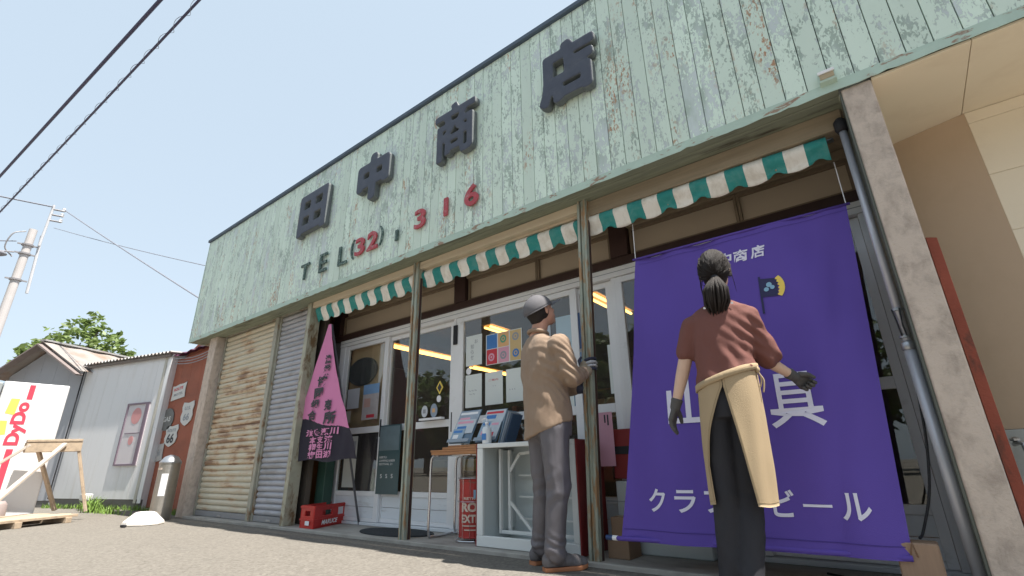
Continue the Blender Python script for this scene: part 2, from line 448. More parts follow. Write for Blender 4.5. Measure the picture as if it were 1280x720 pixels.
# jagged bottom lip
lip = MB(); N = 260; top = []; bot = []
for i in range(N + 1):
    xx = FX0 - 0.005 + (FX1 - FX0) * i / N
    d = noise.noise(Vector((xx * 6, 0, 0))) * 0.006 + max(0, noise.noise(Vector((xx * 13, 3, 0))) - 0.15) * 0.03
    top.append((xx, 2.628)); bot.append((xx, 2.562 + d))
for i in range(N):
    a, b, c, d = top[i], top[i + 1], bot[i + 1], bot[i]
    lip.add([(a[0], FY - 0.016, a[1]), (b[0], FY - 0.016, b[1]), (c[0], FY - 0.020, c[1]), (d[0], FY - 0.020, d[1]),
             (a[0], FY - 0.0125, a[1]), (b[0], FY - 0.0125, b[1]), (c[0], FY - 0.016, c[1]), (d[0], FY - 0.016, d[1])],
            [(0, 1, 2, 3), (7, 6, 5, 4), (3, 2, 6, 7), (1, 0, 4, 5)])
lip.build('fascia_lip', mint_trim, shop, recalc=False)
# soffit boards (run along the facade)
for i in range(4):
    y0 = FY - 0.014 + 0.075 * i
    bx('soffit_board', green_wood if i < 3 else brown_soffit, shop, FX0 + 0.02, 0.13, y0 + 0.002, y0 + 0.073, 2.572 - 0.003 * (i % 2), 2.592, 0.002)
bx('soffit_board', brown_soffit, shop, FX0 + 0.02, 0.13, 0.142, 0.60, 2.575, 2.592, 0.002)
bx('roof', M('flat_roof', (0.2, 0.2, 0.2), 0.9), shop, FX0 + 0.03, 0.6, 0.0, 7.0, 3.6, 3.7)
# masonry: left pillar, right pillar
bx('pillar', concrete_pillar, shop, -8.36, -8.12, -0.06, 0.10, 0.0, 2.57, 0.008)
pr = MB(); 
for i in range(10):
    pass
bx('pillar', concrete_pillar, shop, 0.140, 0.279, -0.162, 0.03, 0.0, 2.563, 0.006)
bx('pillar_strip', M('green_grey_strip', (0.12, 0.13, 0.11), 0.7, 0.3), shop, 0.129, 0.1385, -0.15, 0.52, 0.03, 2.56)
# steel posts as channels
def channel_post(xc, lean):
    m = MB(); w = 0.037; d = 0.04
    m.box(xc - w, xc + w, 0.0, d, 0.0, 2.572)
    m.box(xc - w, xc - w + 0.020, -0.034, -0.0005, 0.0, 2.572)
    m.box(xc + w - 0.020, xc + w, -0.034, -0.0005, 0.0, 2.572)
    m.box(xc - 0.011, xc + 0.011, -0.022, -0.0005, 0.0, 2.572)
    e = MB().box(xc + w + 0.0005, xc + w + 0.0035, 0.004, 0.030, 0.02, 2.4)
    for q in (m, e):
        for v in q.v: v.x += lean * v.z / 2.572
    o = m.build('post', metal_rust, shop, bevel=0.002)
    e.build('post_edge', brown_frame, shop)
    return o
channel_post(-3.565, 0.0)
channel_post(-1.722, 0.095)
# beam above the awning
bx('beam', cream_beam, shop, -5.50, -1.67, -0.01, 0.045, 2.495, 2.569, 0.003)
bx('beam', cream_beam, shop, -5.50, -1.67, 0.047, 0.08, 2.475, 2.55, 0.003)
bx('beam', brown_soffit, shop, -1.66, 0.117, 0.02, 0.09, 2.44, 2.569, 0.004)
bx('beam', brown_soffit, shop, -5.5, 0.117, 0.50, 0.60, 2.50, 2.570, 0.004)

# roller shutters
def shutter(x0, x1, y, mat, label, n):
    rail_m = M('shutter_rail', (0.30, 0.29, 0.24), 0.5, 0.3, 8, 0.2, dirt=(0.2, 0.11, 0.05), dirt_amt=(0.55, 0.65), dscale=(8, 8, 5))
    sh = MB().box(x0, x1, y - 0.04, y + 0.06, 2.565, 2.572).build('roller_shutter', rail_m, shop)
    bx('guide_rail', rail_m, sh, x0, x0 + 0.03, y - 0.03, y + 0.04, 0.03, 2.564, 0.003)
    bx('guide_rail', rail_m, sh, x1 - 0.03, x1, y - 0.03, y + 0.04, 0.03, 2.564, 0.003)
    sh['label'] = label
    h = (2.56 - 0.10) / n
    pr = []
    for i in range(7):
        t = i / 6
        pr.append((-0.016 * sin(pi * t) ** 0.8, h * 0.04 + (h * 0.90) * t))
    W_ = x1 - x0 - 0.066
    sm = MB(); R = []
    sec = [(-a, b) for a, b in pr]
    pts = [(-W_ / 2, p[0] * 1, p[1]) for p in pr]
    vs = []
    for p in pr: vs.append((-W_ / 2, p[0], p[1]))
    for p in pr: vs.append((W_ / 2, p[0], p[1]))
    k = len(pr)
    fs = [(i, i + k, i + k + 1, i + 1) for i in range(k - 1)]
    vs += [(-W_ / 2, 0.012, 0), (W_ / 2, 0.012, 0), (-W_ / 2, 0.012, h), (W_ / 2, 0.012, h)]
    fs += [(2 * k, 2 * k + 1, k, 0), (k - 1, 2 * k - 1, 2 * k + 3, 2 * k + 2)]
    sm.add(vs, fs)
    me = sm.mesh('slat', recalc=False, smooth=False)
    me.materials.append(mat)
    for i in range(n):
        link('slat', me, None, sh, ((x0 + x1) / 2 + 4, y, 0.10 + i * h))
    bx('bottom_bar', M('shutter_bottom_bar', (0.25, 0.25, 0.26), 0.5, 0.2), sh, x0 + 0.032, x1 - 0.032, y - 0.016, y + 0.02, 0.032, 0.098, 0.004)
    bx('handle', steel, sh, (x0 + x1) / 2 - 0.05, (x0 + x1) / 2 + 0.05, y - 0.024, y - 0.0165, 0.045, 0.065, 0.002)
    return sh
def rusty_shutter_mat():
    m, n, l, p = nodes_of('rusty_shutter')
    v = coords(n, l, (0.9, 1, 16)); v2 = coords(n, l, (2.6, 2, 5.0)); v3 = coords(n, l, (1, 1, 1))
    c = mixc(n, l, noise_n(n, l, v3, 6, 5, 0.6), (0.50, 0.45, 0.35), (0.62, 0.57, 0.45))
    r1 = noise_n(n, l, v, 1.3, 5, 0.6); r2_ = noise_n(n, l, v2, 1.0, 5, 0.6)
    ad = n.new('ShaderNodeMath'); ad.operation = 'ADD'; l.new(r1, ad.inputs[0]); l.new(r2_, ad.inputs[1])
    gp = n.new('ShaderNodeSeparateXYZ'); l.new(v3, gp.inputs[0])
    bp = n.new('ShaderNodeMapRange'); bp.inputs[1].default_value = 0.2; bp.inputs[2].default_value = 1.2; l.new(gp.outputs[2], bp.inputs[0])
    bq = n.new('ShaderNodeMapRange'); bq.inputs[1].default_value = 2.5; bq.inputs[2].default_value = 1.2; l.new(gp.outputs[2], bq.inputs[0])
    bm2 = n.new('ShaderNodeMath'); bm2.operation = 'MULTIPLY'; l.new(bp.outputs[0], bm2.inputs[0]); l.new(bq.outputs[0], bm2.inputs[1])
    ad2 = n.new('ShaderNodeMath'); ad2.operation = 'MULTIPLY_ADD'; l.new(bm2.outputs[0], ad2.inputs[0]); ad2.inputs[1].default_value = 0.16; l.new(ad.outputs[0], ad2.inputs[2])
    f = ramp(n, l, ad2.outputs[0], 0.0, 1.0)
    mr = n.new('ShaderNodeMapRange'); mr.inputs[1].default_value = 1.03; mr.inputs[2].default_value = 1.34; l.new(ad2.outputs[0], mr.inputs[0])
    c = mixc(n, l, mr.outputs[0], c, (0.47, 0.27, 0.13))
    mr2 = n.new('ShaderNodeMapRange'); mr2.inputs[1].default_value = 1.18; mr2.inputs[2].default_value = 1.3; l.new(ad2.outputs[0], mr2.inputs[0])
    c = mixc(n, l, mr2.outputs[0], c, (0.26, 0.16, 0.10))
    l.new(c, p.inputs['Base Color']); p.inputs['Roughness'].default_value = 0.55
    return m
shutter(-8.08, -6.50, 0.085, rusty_shutter_mat(), 'rusty cream roller shutter', 34)
bx('pillar', M('shutter_divider', (0.33, 0.32, 0.26), 0.5, 0.3, 8, 0.2, dirt=(0.2, 0.11, 0.05), dirt_amt=(0.55, 0.65), dscale=(9, 9, 4)), shop, -6.497, -6.415, 0.03, 0.11, 0.028, 2.57, 0.004)
shutter(-6.412, -5.60, 0.085, M('grey_shutter', (0.38, 0.385, 0.42), 0.45, 0.12, 5, 0.05, dirt=(0.2, 0.19, 0.18), dirt_amt=(0.5, 0.8), dscale=(2, 2, 6)), 'blue grey roller shutter', 38)
bx('pillar', M('shutter_end_rail', (0.36, 0.35, 0.27), 0.5, 0.3, 8, 0.2, dirt=(0.16, 0.10, 0.05), dirt_amt=(0.5, 0.62), dscale=(9, 9, 4)), shop, -5.597, -5.52, -0.02, 0.12, 0.028, 2.57, 0.004)
# fabric of the room behind the glass
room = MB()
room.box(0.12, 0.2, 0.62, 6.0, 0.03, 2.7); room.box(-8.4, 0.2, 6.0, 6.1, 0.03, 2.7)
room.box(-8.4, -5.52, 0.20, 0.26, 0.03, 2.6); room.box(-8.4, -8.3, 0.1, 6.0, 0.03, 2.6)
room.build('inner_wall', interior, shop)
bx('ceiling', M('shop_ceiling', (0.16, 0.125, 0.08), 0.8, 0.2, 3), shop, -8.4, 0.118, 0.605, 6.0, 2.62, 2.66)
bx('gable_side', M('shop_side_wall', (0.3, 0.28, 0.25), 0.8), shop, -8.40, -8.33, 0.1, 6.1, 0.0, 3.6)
# doors
Y = 0.55
fr = MB()
fr.box(-5.60, 0.10, Y - 0.05, Y + 0.05, 2.085, 2.17)
fr.build('door_header', white_alu, shop, bevel=0.003)
bx('header_groove', ink_grey, shop, -5.60, 0.10, Y - 0.0505, Y - 0.04, 2.125, 2.131)
bx('door_sill', white_panel, shop, -5.60, 0.10, Y - 0.06, Y + 0.05, 0.03, 0.058, 0.003)
bx('lintel', brown_frame, shop, -5.75, 0.10, Y - 0.06, Y + 0.06, 2.173, 2.245, 0.003)
for xa, xb in ((-3.52, -3.36), (-1.66, -1.50), (-5.80, -5.62)):
    bx('frame_post', brown_frame, shop, xa, xb, Y - 0.07, Y + 0.05, 2.248, 2.60, 0.003)
def transom_mat():
    m, n, l, p = nodes_of('brown_frosted_pane')
    v = coords(n, l)
    c = mixc(n, l, noise_n(n, l, v, 1.4, 4, 0.5), (0.50, 0.42, 0.33), (0.66, 0.55, 0.42))
    l.new(c, p.inputs['Base Color']); p.inputs['Roughness'].default_value = 0.35
    p.inputs['Transmission Weight'].default_value = 0.0
    tl = n.new('ShaderNodeBsdfTranslucent'); tl.inputs[0].default_value = (0.42, 0.35, 0.26, 1)
    mx = n.new('ShaderNodeMixShader'); mx.inputs[0].default_value = 0.15
    l.new(p.outputs[0], mx.inputs[1]); l.new(tl.outputs[0], mx.inputs[2]); l.new(mx.outputs[0], n['Material Output'].inputs['Surface'])
    return m
tmat = transom_mat()
tfr = M('transom_frame', (0.22, 0.17, 0.12), 0.5, 0.2)
for xa, xb in ((-5.60, -4.20), (-4.20, -3.53), (-3.35, -2.45), (-2.45, -1.67), (-1.49, -0.62), (-0.62, 0.10)):
    w_ = MB().box(xa + 0.002, xb - 0.002, Y - 0.03, Y + 0.02, 2.247, 2.268).box(xa + 0.002, xb - 0.002, Y - 0.03, Y + 0.02, 2.47, 2.497)
    w_.box(xa + 0.002, xa + 0.022, Y - 0.03, Y + 0.02, 2.27, 2.468).box(xb - 0.022, xb - 0.002, Y - 0.03, Y + 0.02, 2.27, 2.468)
    w_ = w_.build('transom_window', tfr, shop)
    bx('pane', tmat, w_, xa + 0.023, xb - 0.023, Y - 0.004, Y + 0.002, 2.27, 2.468)
bx('door_jamb', white_alu, shop, -5.60, -5.49, Y - 0.045, Y + 0.045, 0.06, 2.083, 0.003)
bx('door_jamb', white_alu, shop, 0.064, 0.115, Y - 0.045, Y + 0.045, 0.06, 2.083, 0.003)
bx('wall_infill', M('jamb_infill', (0.16, 0.15, 0.15), 0.7), shop, -5.80, -5.605, Y - 0.04, Y + 0.04, 0.03, 2.17)
def sliding_door(x0, x1, y, sl_=0.07, sr_=0.07, label=None, lower='glass'):
    f = MB(); t = 0.017; z0, z1 = 0.062, 2.08
    f.box(x0, x0 + sl_, y - t, y + t, z0, z1).box(x1 - sr_, x1, y - t, y + t, z0, z1)
    xi, xj = x0 + sl_ + 0.0004, x1 - sr_ - 0.0004
    f.box(xi, xj, y - t, y + t, 2.03, z1).box(xi, xj, y - t, y + t, 0.985, 1.055).box(xi, xj, y - t, y + t, z0, 0.10).box(xi, xj, y - t, y + t, 0.315, 0.365)
    d = f.build('sliding_door', white_alu, shop, bevel=0.0025)
    if label: d['label'] = label
    bx('pane', door_glass, d, xi, xj, y - 0.003, y + 0.003, 1.056, 2.029)
    bx('pane', door_glass, d, xi, xj, y - 0.003, y + 0.003, 0.366, 0.984)
    bx('kick_panel', white_panel, d, xi, xj, y - 0.008, y + 0.008, 0.101, 0.205, 0.001)
    bx('kick_panel', white_panel, d, xi, xj, y - 0.008, y + 0.008, 0.209, 0.314, 0.001)
    return d
dA = sliding_door(-5.487, -4.62, Y - 0.019)
dB = sliding_door(-4.68, -3.55, Y + 0.019)
dC = sliding_door(-3.475, -2.04, Y - 0.019)
dD = sliding_door(-2.10, -1.70, Y + 0.019)
dE = sliding_door(-1.66, -0.80, Y - 0.019, 0.06, 0.07)
dF = sliding_door(-0.86, 0.062, Y + 0.019, 0.07, 0.05)
bx('mullion', white_alu, shop, -3.548, -3.477, Y - 0.03, Y + 0.04, 0.06, 2.084, 0.003)
bx('mullion', white_alu, shop, -1.698, -1.662, Y - 0.03, Y + 0.04, 0.06, 2.084, 0.003)
bx('handle', black_mat, dC, -3.545, -3.485, Y - 0.047, Y - 0.031, 1.80, 2.01, 0.006)
bx('handle', ink_white, dC, -3.522, -3.508, Y - 0.042, Y - 0.031, 2.02, 2.12, 0.003)
bx('handle', black_mat, dA, -4.672, -4.648, Y - 0.042, Y - 0.037, 0.93, 1.12, 0.003)
bx('handle', black_mat, dB, -3.59, -3.568, Y - 0.003, Y + 0.0015, 0.93, 1.12, 0.003)
# sign letters
def letter(ch, x0, x1, z0, z1, mf, ms, th, bold, name='sign_letter'):
    V, F, asp = text_mesh(ch, bold, 0.05)
    mb = MB()
    yb = FY - 0.014
    P = []
    for v in V:
        P.append(Vector((x0 + (x1 - x0) * v.x, yb - 0.012 - th * (v.z + 0.05) / 0.1, z0 + (z1 - z0) * v.y)))
    mb.add(P, F)
    for i, f in enumerate(F):
        zs = [V[j].z for j in f]
        mb.mi[i] = 0 if min(zs) > 0.049 else 1
    return mb.build(name, None, shop, mats=[mf, ms])
def big_letter(ch, x0, x1, z0, z1, rad, th):
    V, F, asp = text_mesh(ch, 0.0, 0.05)
    mb = MB(); yb = FY - 0.022
    for k in range(12):
        dx, dz = (rad * cos(2 * pi * k / 12), rad * sin(2 * pi * k / 12))
        mb.add([Vector((x0 + rad + (x1 - x0 - 2 * rad) * v.x + dx, yb - th * (v.z + 0.05) / 0.1, z0 + rad + (z1 - z0 - 2 * rad) * v.y + dz)) for v in V], F)
    me = organic(mb, 0.0085, 1, 'sign_letter', None, ORG[shop])
    me.materials.append(navy_letter); me.materials.append(letter_side)
    for p in me.polygons:
        p.material_index = 0 if p.normal.y < -0.7 else 1
        p.use_smooth = False
    link('sign_letter', me, None, shop)
big_letter('田', -5.72, -5.06, 3.42, 4.03, 0.034, 0.070)
big_letter('中', -4.44, -3.85, 3.43, 4.05, 0.042, 0.070)
big_letter('商', -3.13, -2.57, 3.42, 4.07, 0.021, 0.070)
big_letter('店', -1.84, -1.28, 3.40, 4.01, 0.032, 0.070)
for ch, a, b, z0, z1, mt in (('T', -5.56, -5.37, 2.81, 3.02, black_digit), ('E', -5.14, -4.98, 2.81, 3.05, black_digit), ('L', -4.74, -4.57, 2.79, 3.03, black_digit),
                             ('(', -4.50, -4.44, 2.80, 3.04, black_digit), ('3', -4.42, -4.25, 2.82, 3.03, red_digit), ('2', -4.20, -4.02, 2.82, 3.04, red_digit), (')', -3.99, -3.93, 2.83, 3.06, black_digit),
                             ('-', -3.72, -3.68, 2.80, 2.92, black_digit),
                             ('3', -3.43, -3.27, 2.83, 3.04, red_digit), ('1', -3.01, -2.96, 2.84, 3.03, red_digit), ('6', -2.74, -2.57, 2.83, 3.05, red_digit)):
    letter(ch, a, b, z0, z1, mt, mt, 0.018, 0.022 if mt is red_digit else 0.006, 'phone_character')
# vent hood on the boards
vh = MB().prism([(0.055, FY - 0.013, 2.70), (0.055, FY - 0.05, 2.69), (0.055, FY - 0.05, 2.625), (0.055, FY - 0.013, 2.615)], (0.085, 0, 0))
vh = vh.build('vent_hood', mint_trim, shop, bevel=0.003)
bx('vent_slot', M('vent_tan', (0.42, 0.34, 0.22), 0.7), vh, 0.063, 0.132, FY - 0.0535, FY - 0.0505, 2.64, 2.672)
bx('vent_flap', white_alu, vh, 0.057, 0.138, FY - 0.060, FY - 0.0505, 2.674, 2.694, 0.002)
# ceiling lamps inside the shop
tube_m = emit('lit_tube', (1.0, 0.50, 0.12), 1.2)
def lamp(xc, y0, y1, z=2.50, lab=''):
    t = thing('ceiling_lamp', lab, 'lamp', (xc, (y0 + y1) / 2, z + 0.1), 'lit ceiling lamps inside the shop')
    bx('fitting', M('fitting_tan', (0.35, 0.27, 0.16), 0.5), t, xc - 0.09, xc + 0.09, y0, y1, z + 0.05, z + 0.10, 0.004)
    for s in (-0.05, 0.05):
        MB().tube([(xc + s, y0 + 0.02, z + 0.02), (xc + s, y1 - 0.02, z + 0.02)], 0.016, 8).build('tube', tube_m, t, smooth=True)
lamp(-5.96, 1.55, 3.1, 2.35, 'long twin-tube lamp seen through the glass right of the first steel post')
lamp(-6.22, 3.7, 5.4, 2.35, 'far twin-tube lamp glowing behind the paper sheets on the middle door')
lamp(-4.15, 1.75, 2.2, 2.35, 'short lamp seen at the top of the middle door above the coloured posters')
lamp(-2.44, 1.5, 2.5, 2.35, 'twin-tube lamp seen between the second steel post and the purple banner')
lamp(-0.6, 1.5, 2.6, 2.35, 'lamp behind the transom above the purple banner')

# shelves inside
shelf = thing('store_shelf', 'dim wooden shelf of goods deep inside the shop behind the glass', 'shelf', (-4, 4.2, 0.03))
for z in (0.35, 0.8, 1.25, 1.7):
    bx('shelf_board', wood_brown, shelf, -5.6, -0.2, 4.0, 4.4, z, z + 0.03)
gm = [M('goods%d' % i, c, 0.6) for i, c in enumerate([(0.3, 0.1, 0.06), (0.35, 0.3, 0.2), (0.1, 0.14, 0.2), (0.4, 0.38, 0.35), (0.12, 0.2, 0.1), (0.4, 0.26, 0.08)])]
for z in (0.38, 0.83, 1.28):
    gx = -5.5
    while gx < -0.4:
        w_ = rnd.uniform(0.08, 0.25); h_ = rnd.uniform(0.12, 0.33)
        bx('packet', rnd.choice(gm), shelf, gx, gx + w_ - 0.01, 4.02, 4.25, z, z + h_)
        gx += w_ + rnd.uniform(0, 0.06)
cab = thing('counter', 'low counter with baskets standing behind the lower glass of the second door', 'counter', (-4.2, 1.3, 0.03))
bx('body', wood_brown, cab, -4.6, -3.6, 1.2, 1.6, 0.03, 0.55, 0.01)
for i in range(4):
    bx('basket', gm[(i * 2 + 1) % 6], cab, -4.55 + 0.25 * i, -4.35 + 0.25 * i, 1.22, 1.5, 0.552, 0.68 + 0.04 * (i % 2), 0.01)


# ------------------------------------------------------------------ neighbour on the right
nb = thing('neighbour_house', 'cream boarded porch of the house adjoining the right concrete pillar', 'house', (1.2, 0.55, 0))
cream = M('cream_board', (0.86, 0.76, 0.60), 0.6, 0.04, 1.5, 0.05, 60, dirt=(0.76, 0.65, 0.50), dirt_amt=(0.5, 0.8), dscale=(2, 2, 2))
tan = M('tan_board', (0.60, 0.45, 0.32), 0.6, 0.04, 1.5, 0.05, 60, dirt=(0.52, 0.38, 0.26), dirt_amt=(0.45, 0.8), dscale=(2, 2, 1.5))
for x0, x1 in ((0.282, 0.694), (0.697, 1.25), (1.253, 1.8), (1.803, 2.4)):
    bx('soffit_panel', cream, nb, x0, x1, -0.159, 0.90, 2.556, 2.572, 0.0015)
bx('soffit_light_block', black_mat, nb, 0.282, 2.4, -0.10, 0.62, 2.574, 2.60)  # unseen panel added above the soffit to stop sun leaking through its seams
for z0, z1 in ((2.479, 2.553), (2.125, 2.477), (1.771, 2.123), (1.417, 1.769), (1.063, 1.415), (0.709, 1.061), (0.03, 0.707)):
    bx('wall_panel', cream, nb, 0.706, 2.4, 0.536, 0.60, z0, z1, 0.0015)
a = (0.27, 0.664); b = (0.705, 0.536)
tw = MB().prism([(a[0], a[1], 0.735), (b[0], b[1], 0.735), (b[0] + 0.02, b[1] + 0.06, 0.735), (a[0] + 0.02, a[1] + 0.06, 0.735)], (0, 0, 1.82))
tw.build('wall_panel', tan, nb)
bl = MB().prism([(a[0], a[1] - 0.02, 0.03), (b[0], b[1] - 0.02, 0.03), (b[0] + 0.02, b[1] + 0.06, 0.03), (a[0] + 0.02, a[1] + 0.06, 0.03)], (0, 0, 0.702))
bl.build('base_panel', M('pale_grey_base', (0.50, 0.50, 0.47), 0.6, 0.08), nb, bevel=0.003)
bx('side_wall', cream, nb, 2.38, 2.44, 0.6, 6.0, 0, 3.2)
bx('roof', M('grey_roof', (0.18, 0.18, 0.19), 0.7), nb, 0.30, 2.5, 0.62, 6.0, 3.15, 3.25)
rb = MB().prism([(0.300, 0.035, 0.0), (0.343, 0.035, 0.0), (0.343, 0.035, 1.652), (0.300, 0.035, 1.665)], (0, 0.02, 0))
tag(rb.build('rusty_board', M('rust_red_steel', (0.30, 0.075, 0.045), 0.7, 0.3, 6, 0.3, dirt=(0.12, 0.05, 0.035), dirt_amt=(0.55, 0.68), dscale=(12, 12, 5)), bevel=0.002), 'narrow rust-red board standing upright against the right side of the concrete pillar', 'board')
# basin on the ledge
bs = thing('garden_tap', 'small metal tap and hose end at the foot of the tan wall', 'tap', (0.42, 0.53, 0.60))
MB().tube([(0.42, 0.555, 0.66), (0.42, 0.50, 0.67), (0.44, 0.47, 0.66), (0.445, 0.465, 0.61)], 0.012, 8).build('spout', steel, bs, smooth=True)
MB().lathe((0.42, 0.50, 0.675), [(0.02, 0), (0.022, 0.01), (0.005, 0.02)], 10).build('handle', steel, bs)

# ------------------------------------------------------------------ downpipe, hose, block
dp = thing('downpipe', 'grey metal pipe standing in front of the right-hand door beside the concrete pillar', 'pipe', (0.11, 0.0, 0))
pm = M('bluish_grey_pipe', (0.50, 0.51, 0.56), 0.35, 0.12, 14, 0.05, metal=0.3, stretch=(3, 3, 0.5))
MB().tube([(0.100, 0.0, 2.40), (0.103, 0, 1.10)], 0.019, 16).build('upper_tube', pm, dp, smooth=True)
MB().tube([(0.103, 0.0, 1.13), (0.108, -0.02, 0.03)], 0.0255, 16).build('lower_tube', pm, dp, smooth=True)
MB().lathe((0.103, 0, 1.10), [(0.0265, 0), (0.03, 0.005), (0.03, 0.035), (0.021, 0.045)], 16).build('collar', steel, dp, smooth=True)
for z in (1.16, 1.30):
    MB().lathe((0.101, 0, z), [(0.021, 0), (0.025, 0.002), (0.025, 0.014), (0.021, 0.016)], 14).build('clamp', steel, dp)
MB().tube([(0.080, -0.012, 1.31), (0.086, -0.03, 1.23), (0.090, -0.02, 1.17)], 0.004, 6).build('wire', dark_rubber, dp)
MB().tube([(0.110, -0.022, 1.31), (0.104, -0.034, 1.22), (0.108, -0.026, 1.17)], 0.004, 6).build('wire', dark_rubber, dp)
MB().lathe((0.099, 0, 2.395), [(0.026, 0), (0.034, 0.02), (0.034, 0.07), (0.02, 0.09)], 14).build('top_bracket', black_mat, dp, smooth=True)
def curve_pts(P, n=24):
    P = [Vector(p) for p in P]; out = []
    Q = [P[0] * 2 - P[1]] + P + [P[-1] * 2 - P[-2]]
    for i in range(1, len(Q) - 2):
        a, b, c, d = Q[i - 1:i + 3]
        for k in range(n // (len(P) - 1)):
            t = k / (n // (len(P) - 1))
            out.append(0.5 * ((2 * b) + (c - a) * t + (2 * a - 5 * b + 4 * c - d) * t * t + (3 * b - a - 3 * c + d) * t ** 3))
    out.append(P[-1]); return out
tag(MB().tube(curve_pts([(0.09, 0.06, 1.0), (0.083, 0.05, 0.86), (0.062, 0.05, 0.66), (0.02, 0.05, 0.45), (-0.04, 0.04, 0.29), (-0.06, 0.0, 0.262)], 30), 0.006, 8).build('cable', dark_rubber, smooth=True), 'thin black hose curving down from the grey pipe to the wooden block', 'hose')
wb = MB().box(-0.155, 0.0, -0.12, 0.01, 0.0005, 0.255)
tag(wb.build('wooden_block', M('block_wood', (0.33, 0.22, 0.15), 0.75, 0.2, 3, 0.3, 60, stretch=(30, 30, 3)), bevel=0.006), 'upright block of sawn timber holding down the lower right corner of the purple banner', 'wooden block')
cl = MB().tube([(-0.5, 0.3, 0.034), (-0.2, 0.1, 0.034), (0.04, 0.14, 0.036), (0.02, 0.3, 0.035), (0.09, 0.22, 0.036)], 0.006, 6)
tag(cl.build('ground_cable', black_mat), 'loose dark cable lying on the threshold behind the wooden block', 'cable')

# ------------------------------------------------------------------ awning
aw = thing('awning', 'teal and white striped scalloped valance hanging under the mint fascia', 'awning', (-2.7, 0.1, 2.4))
teal = M('teal_canvas', (0.03, 0.25, 0.235), 0.8, 0.2, 9, 0.15, 90, dirt=(0.10, 0.30, 0.28), dirt_amt=(0.45, 0.75), dscale=(14, 14, 14))
white_c = M('white_canvas', (0.80, 0.77, 0.71), 0.7, 0.06, 5, 0.1, 90, dirt=(0.55, 0.50, 0.41), dirt_amt=(0.45, 0.75), dscale=(12, 12, 7))
P_ = 0.2335; half = P_ / 2
k = 0; xc = -0.046
def aw_top(x): return 2.452 + (0.03 - x) * 0.0155
while xc > -5.45:
    col = teal if k % 2 == 0 else white_c
    mb = MB(); nx, nz = 6, 9; F_ = []
    for side in (0, 1):
        for i in range(nx + 1):
            xx = xc - half / 2 + half * i / nx
            zt = aw_top(xx)
            ph = ((xx - (-0.046)) / P_) % 1.0          # 0 at teal centre
            depth = 0.158 + 0.008 * (0.03 - xx) + 0.020 * sin(pi * ph)      # lobes centred on white
            if abs(((ph + .5) % 1) - .5) < 0.10: depth -= 0.012
            for j in range(nz + 1):
                t = j / nz
                if t < 0.4:
                    q = t / 0.4; yy = 0.13 - 0.115 * sin(q * pi / 2); zz = zt - 0.070 * (1 - cos(q * pi / 2))
                else:
                    q = (t - 0.4) / 0.6; yy = 0.015 + 0.055 * sin(q * pi * 0.5) ** 1.5 + 0.008 * sin(q * 6 + xx * 9) * q; zz = zt - 0.070 - (depth - 0.070) * q
                mb.v.append(Vector((xx, yy + 0.0015 * side + 0.006 * sin(xx * 27) * t, zz)))
    n1 = (nx + 1) * (nz + 1)
    for i in range(nx):
        for j in range(nz):
            a = i * (nz + 1) + j
            mb.f.append((a, a + nz + 1, a + nz + 2, a + 1)); mb.f.append((n1 + a + 1, n1 + a + nz + 2, n1 + a + nz + 1, n1 + a))
    for i in range(nx):
        a = i * (nz + 1) + nz
        mb.f.append((a, a + nz + 1, n1 + a + nz + 1, n1 + a))
    mb.mi = [0] * len(mb.f)
    mb.build('stripe', col, aw, smooth=True, recalc=False)
    if k % 2 == 0 and xc > -2.4:
        MB().lathe((xc, 0.066, aw_top(xc) - 0.135), [(0.001, 0), (0.007, 0.003), (0.007, 0.011), (0.001, 0.014)], 8).build('eyelet', brown_soffit, aw)
    xc -= half; k += 1
MB().tube([(-5.48, 0.14, aw_top(-5.48) - 0.005), (0.05, 0.14, aw_top(0.05) - 0.005)], 0.014, 8).build('rod', steel, aw, smooth=True)

# ------------------------------------------------------------------ purple banner
bn = thing('banner', 'large purple shop banner with white lettering and a rod in its bottom hem', 'banner', (-0.7, 0.0, 0.18))
BC = dict(tl=(-1.288, 2.011), tr=(0.020, 2.000), br=(-0.100, 0.182), bl=(-1.475, 0.172))
def b_y(X, z):
    v = (z - 0.175) / 1.83
    y = -0.12 + 0.24 * v
    e = abs((X + 0.68) / 0.7)
    y += 0.018 * sin(X * 7.5 + 0.6 + z * .5) * (0.35 + 0.65 * (1 - v)) + 0.007 * sin(X * 19 + z * 2.5) * (v ** 2 + 0.25)
    y += 0.0045 * sin(11 * (X * 1.3 + z * .55)) + 0.006 * sin(X * 13.5 + 1.0) * (1 - v)
    y += 0.012 * math.exp(-((X - 0.55 * (z - 2.0) * 0.35 + 0.02) / 0.05) ** 2) - 0.010 * math.exp(-((X + 1.28 + 0.10 * (2 - z)) / 0.035) ** 2) * (1 - v)
    y += 0.010 * noise.noise(Vector((X * 2.5, z * 1.2, 3.1))) + 0.004 * noise.noise(Vector((X * 6 - z * 3, z * 4, 7.1)))
    return y
def b_pt(u, v, o=0.0):
    xl = BC['bl'][0] + (BC['tl'][0] - BC['bl'][0]) * v + 0.018 * sin(pi * v); xr = BC['br'][0] + (BC['tr'][0] - BC['br'][0]) * v
    zt = BC['tl'][1] + (BC['tr'][1] - BC['tl'][1]) * u - 0.012 * (1 - cos(u * 2 * pi * 4)) * 0.3; zb = BC['bl'][1] + (BC['br'][1] - BC['bl'][1]) * u
    X = xl + (xr - xl) * u; z = zb + (zt - zb) * v
    return Vector((X, b_y(X, z) - o, z))
mb = MB(); nu, nv = 70, 70
for o in (0.0, -0.0015):
    for j in range(nv + 1):
        for i in range(nu + 1): mb.v.append(b_pt(i / nu, j / nv, o))
n1 = (nu + 1) * (nv + 1)
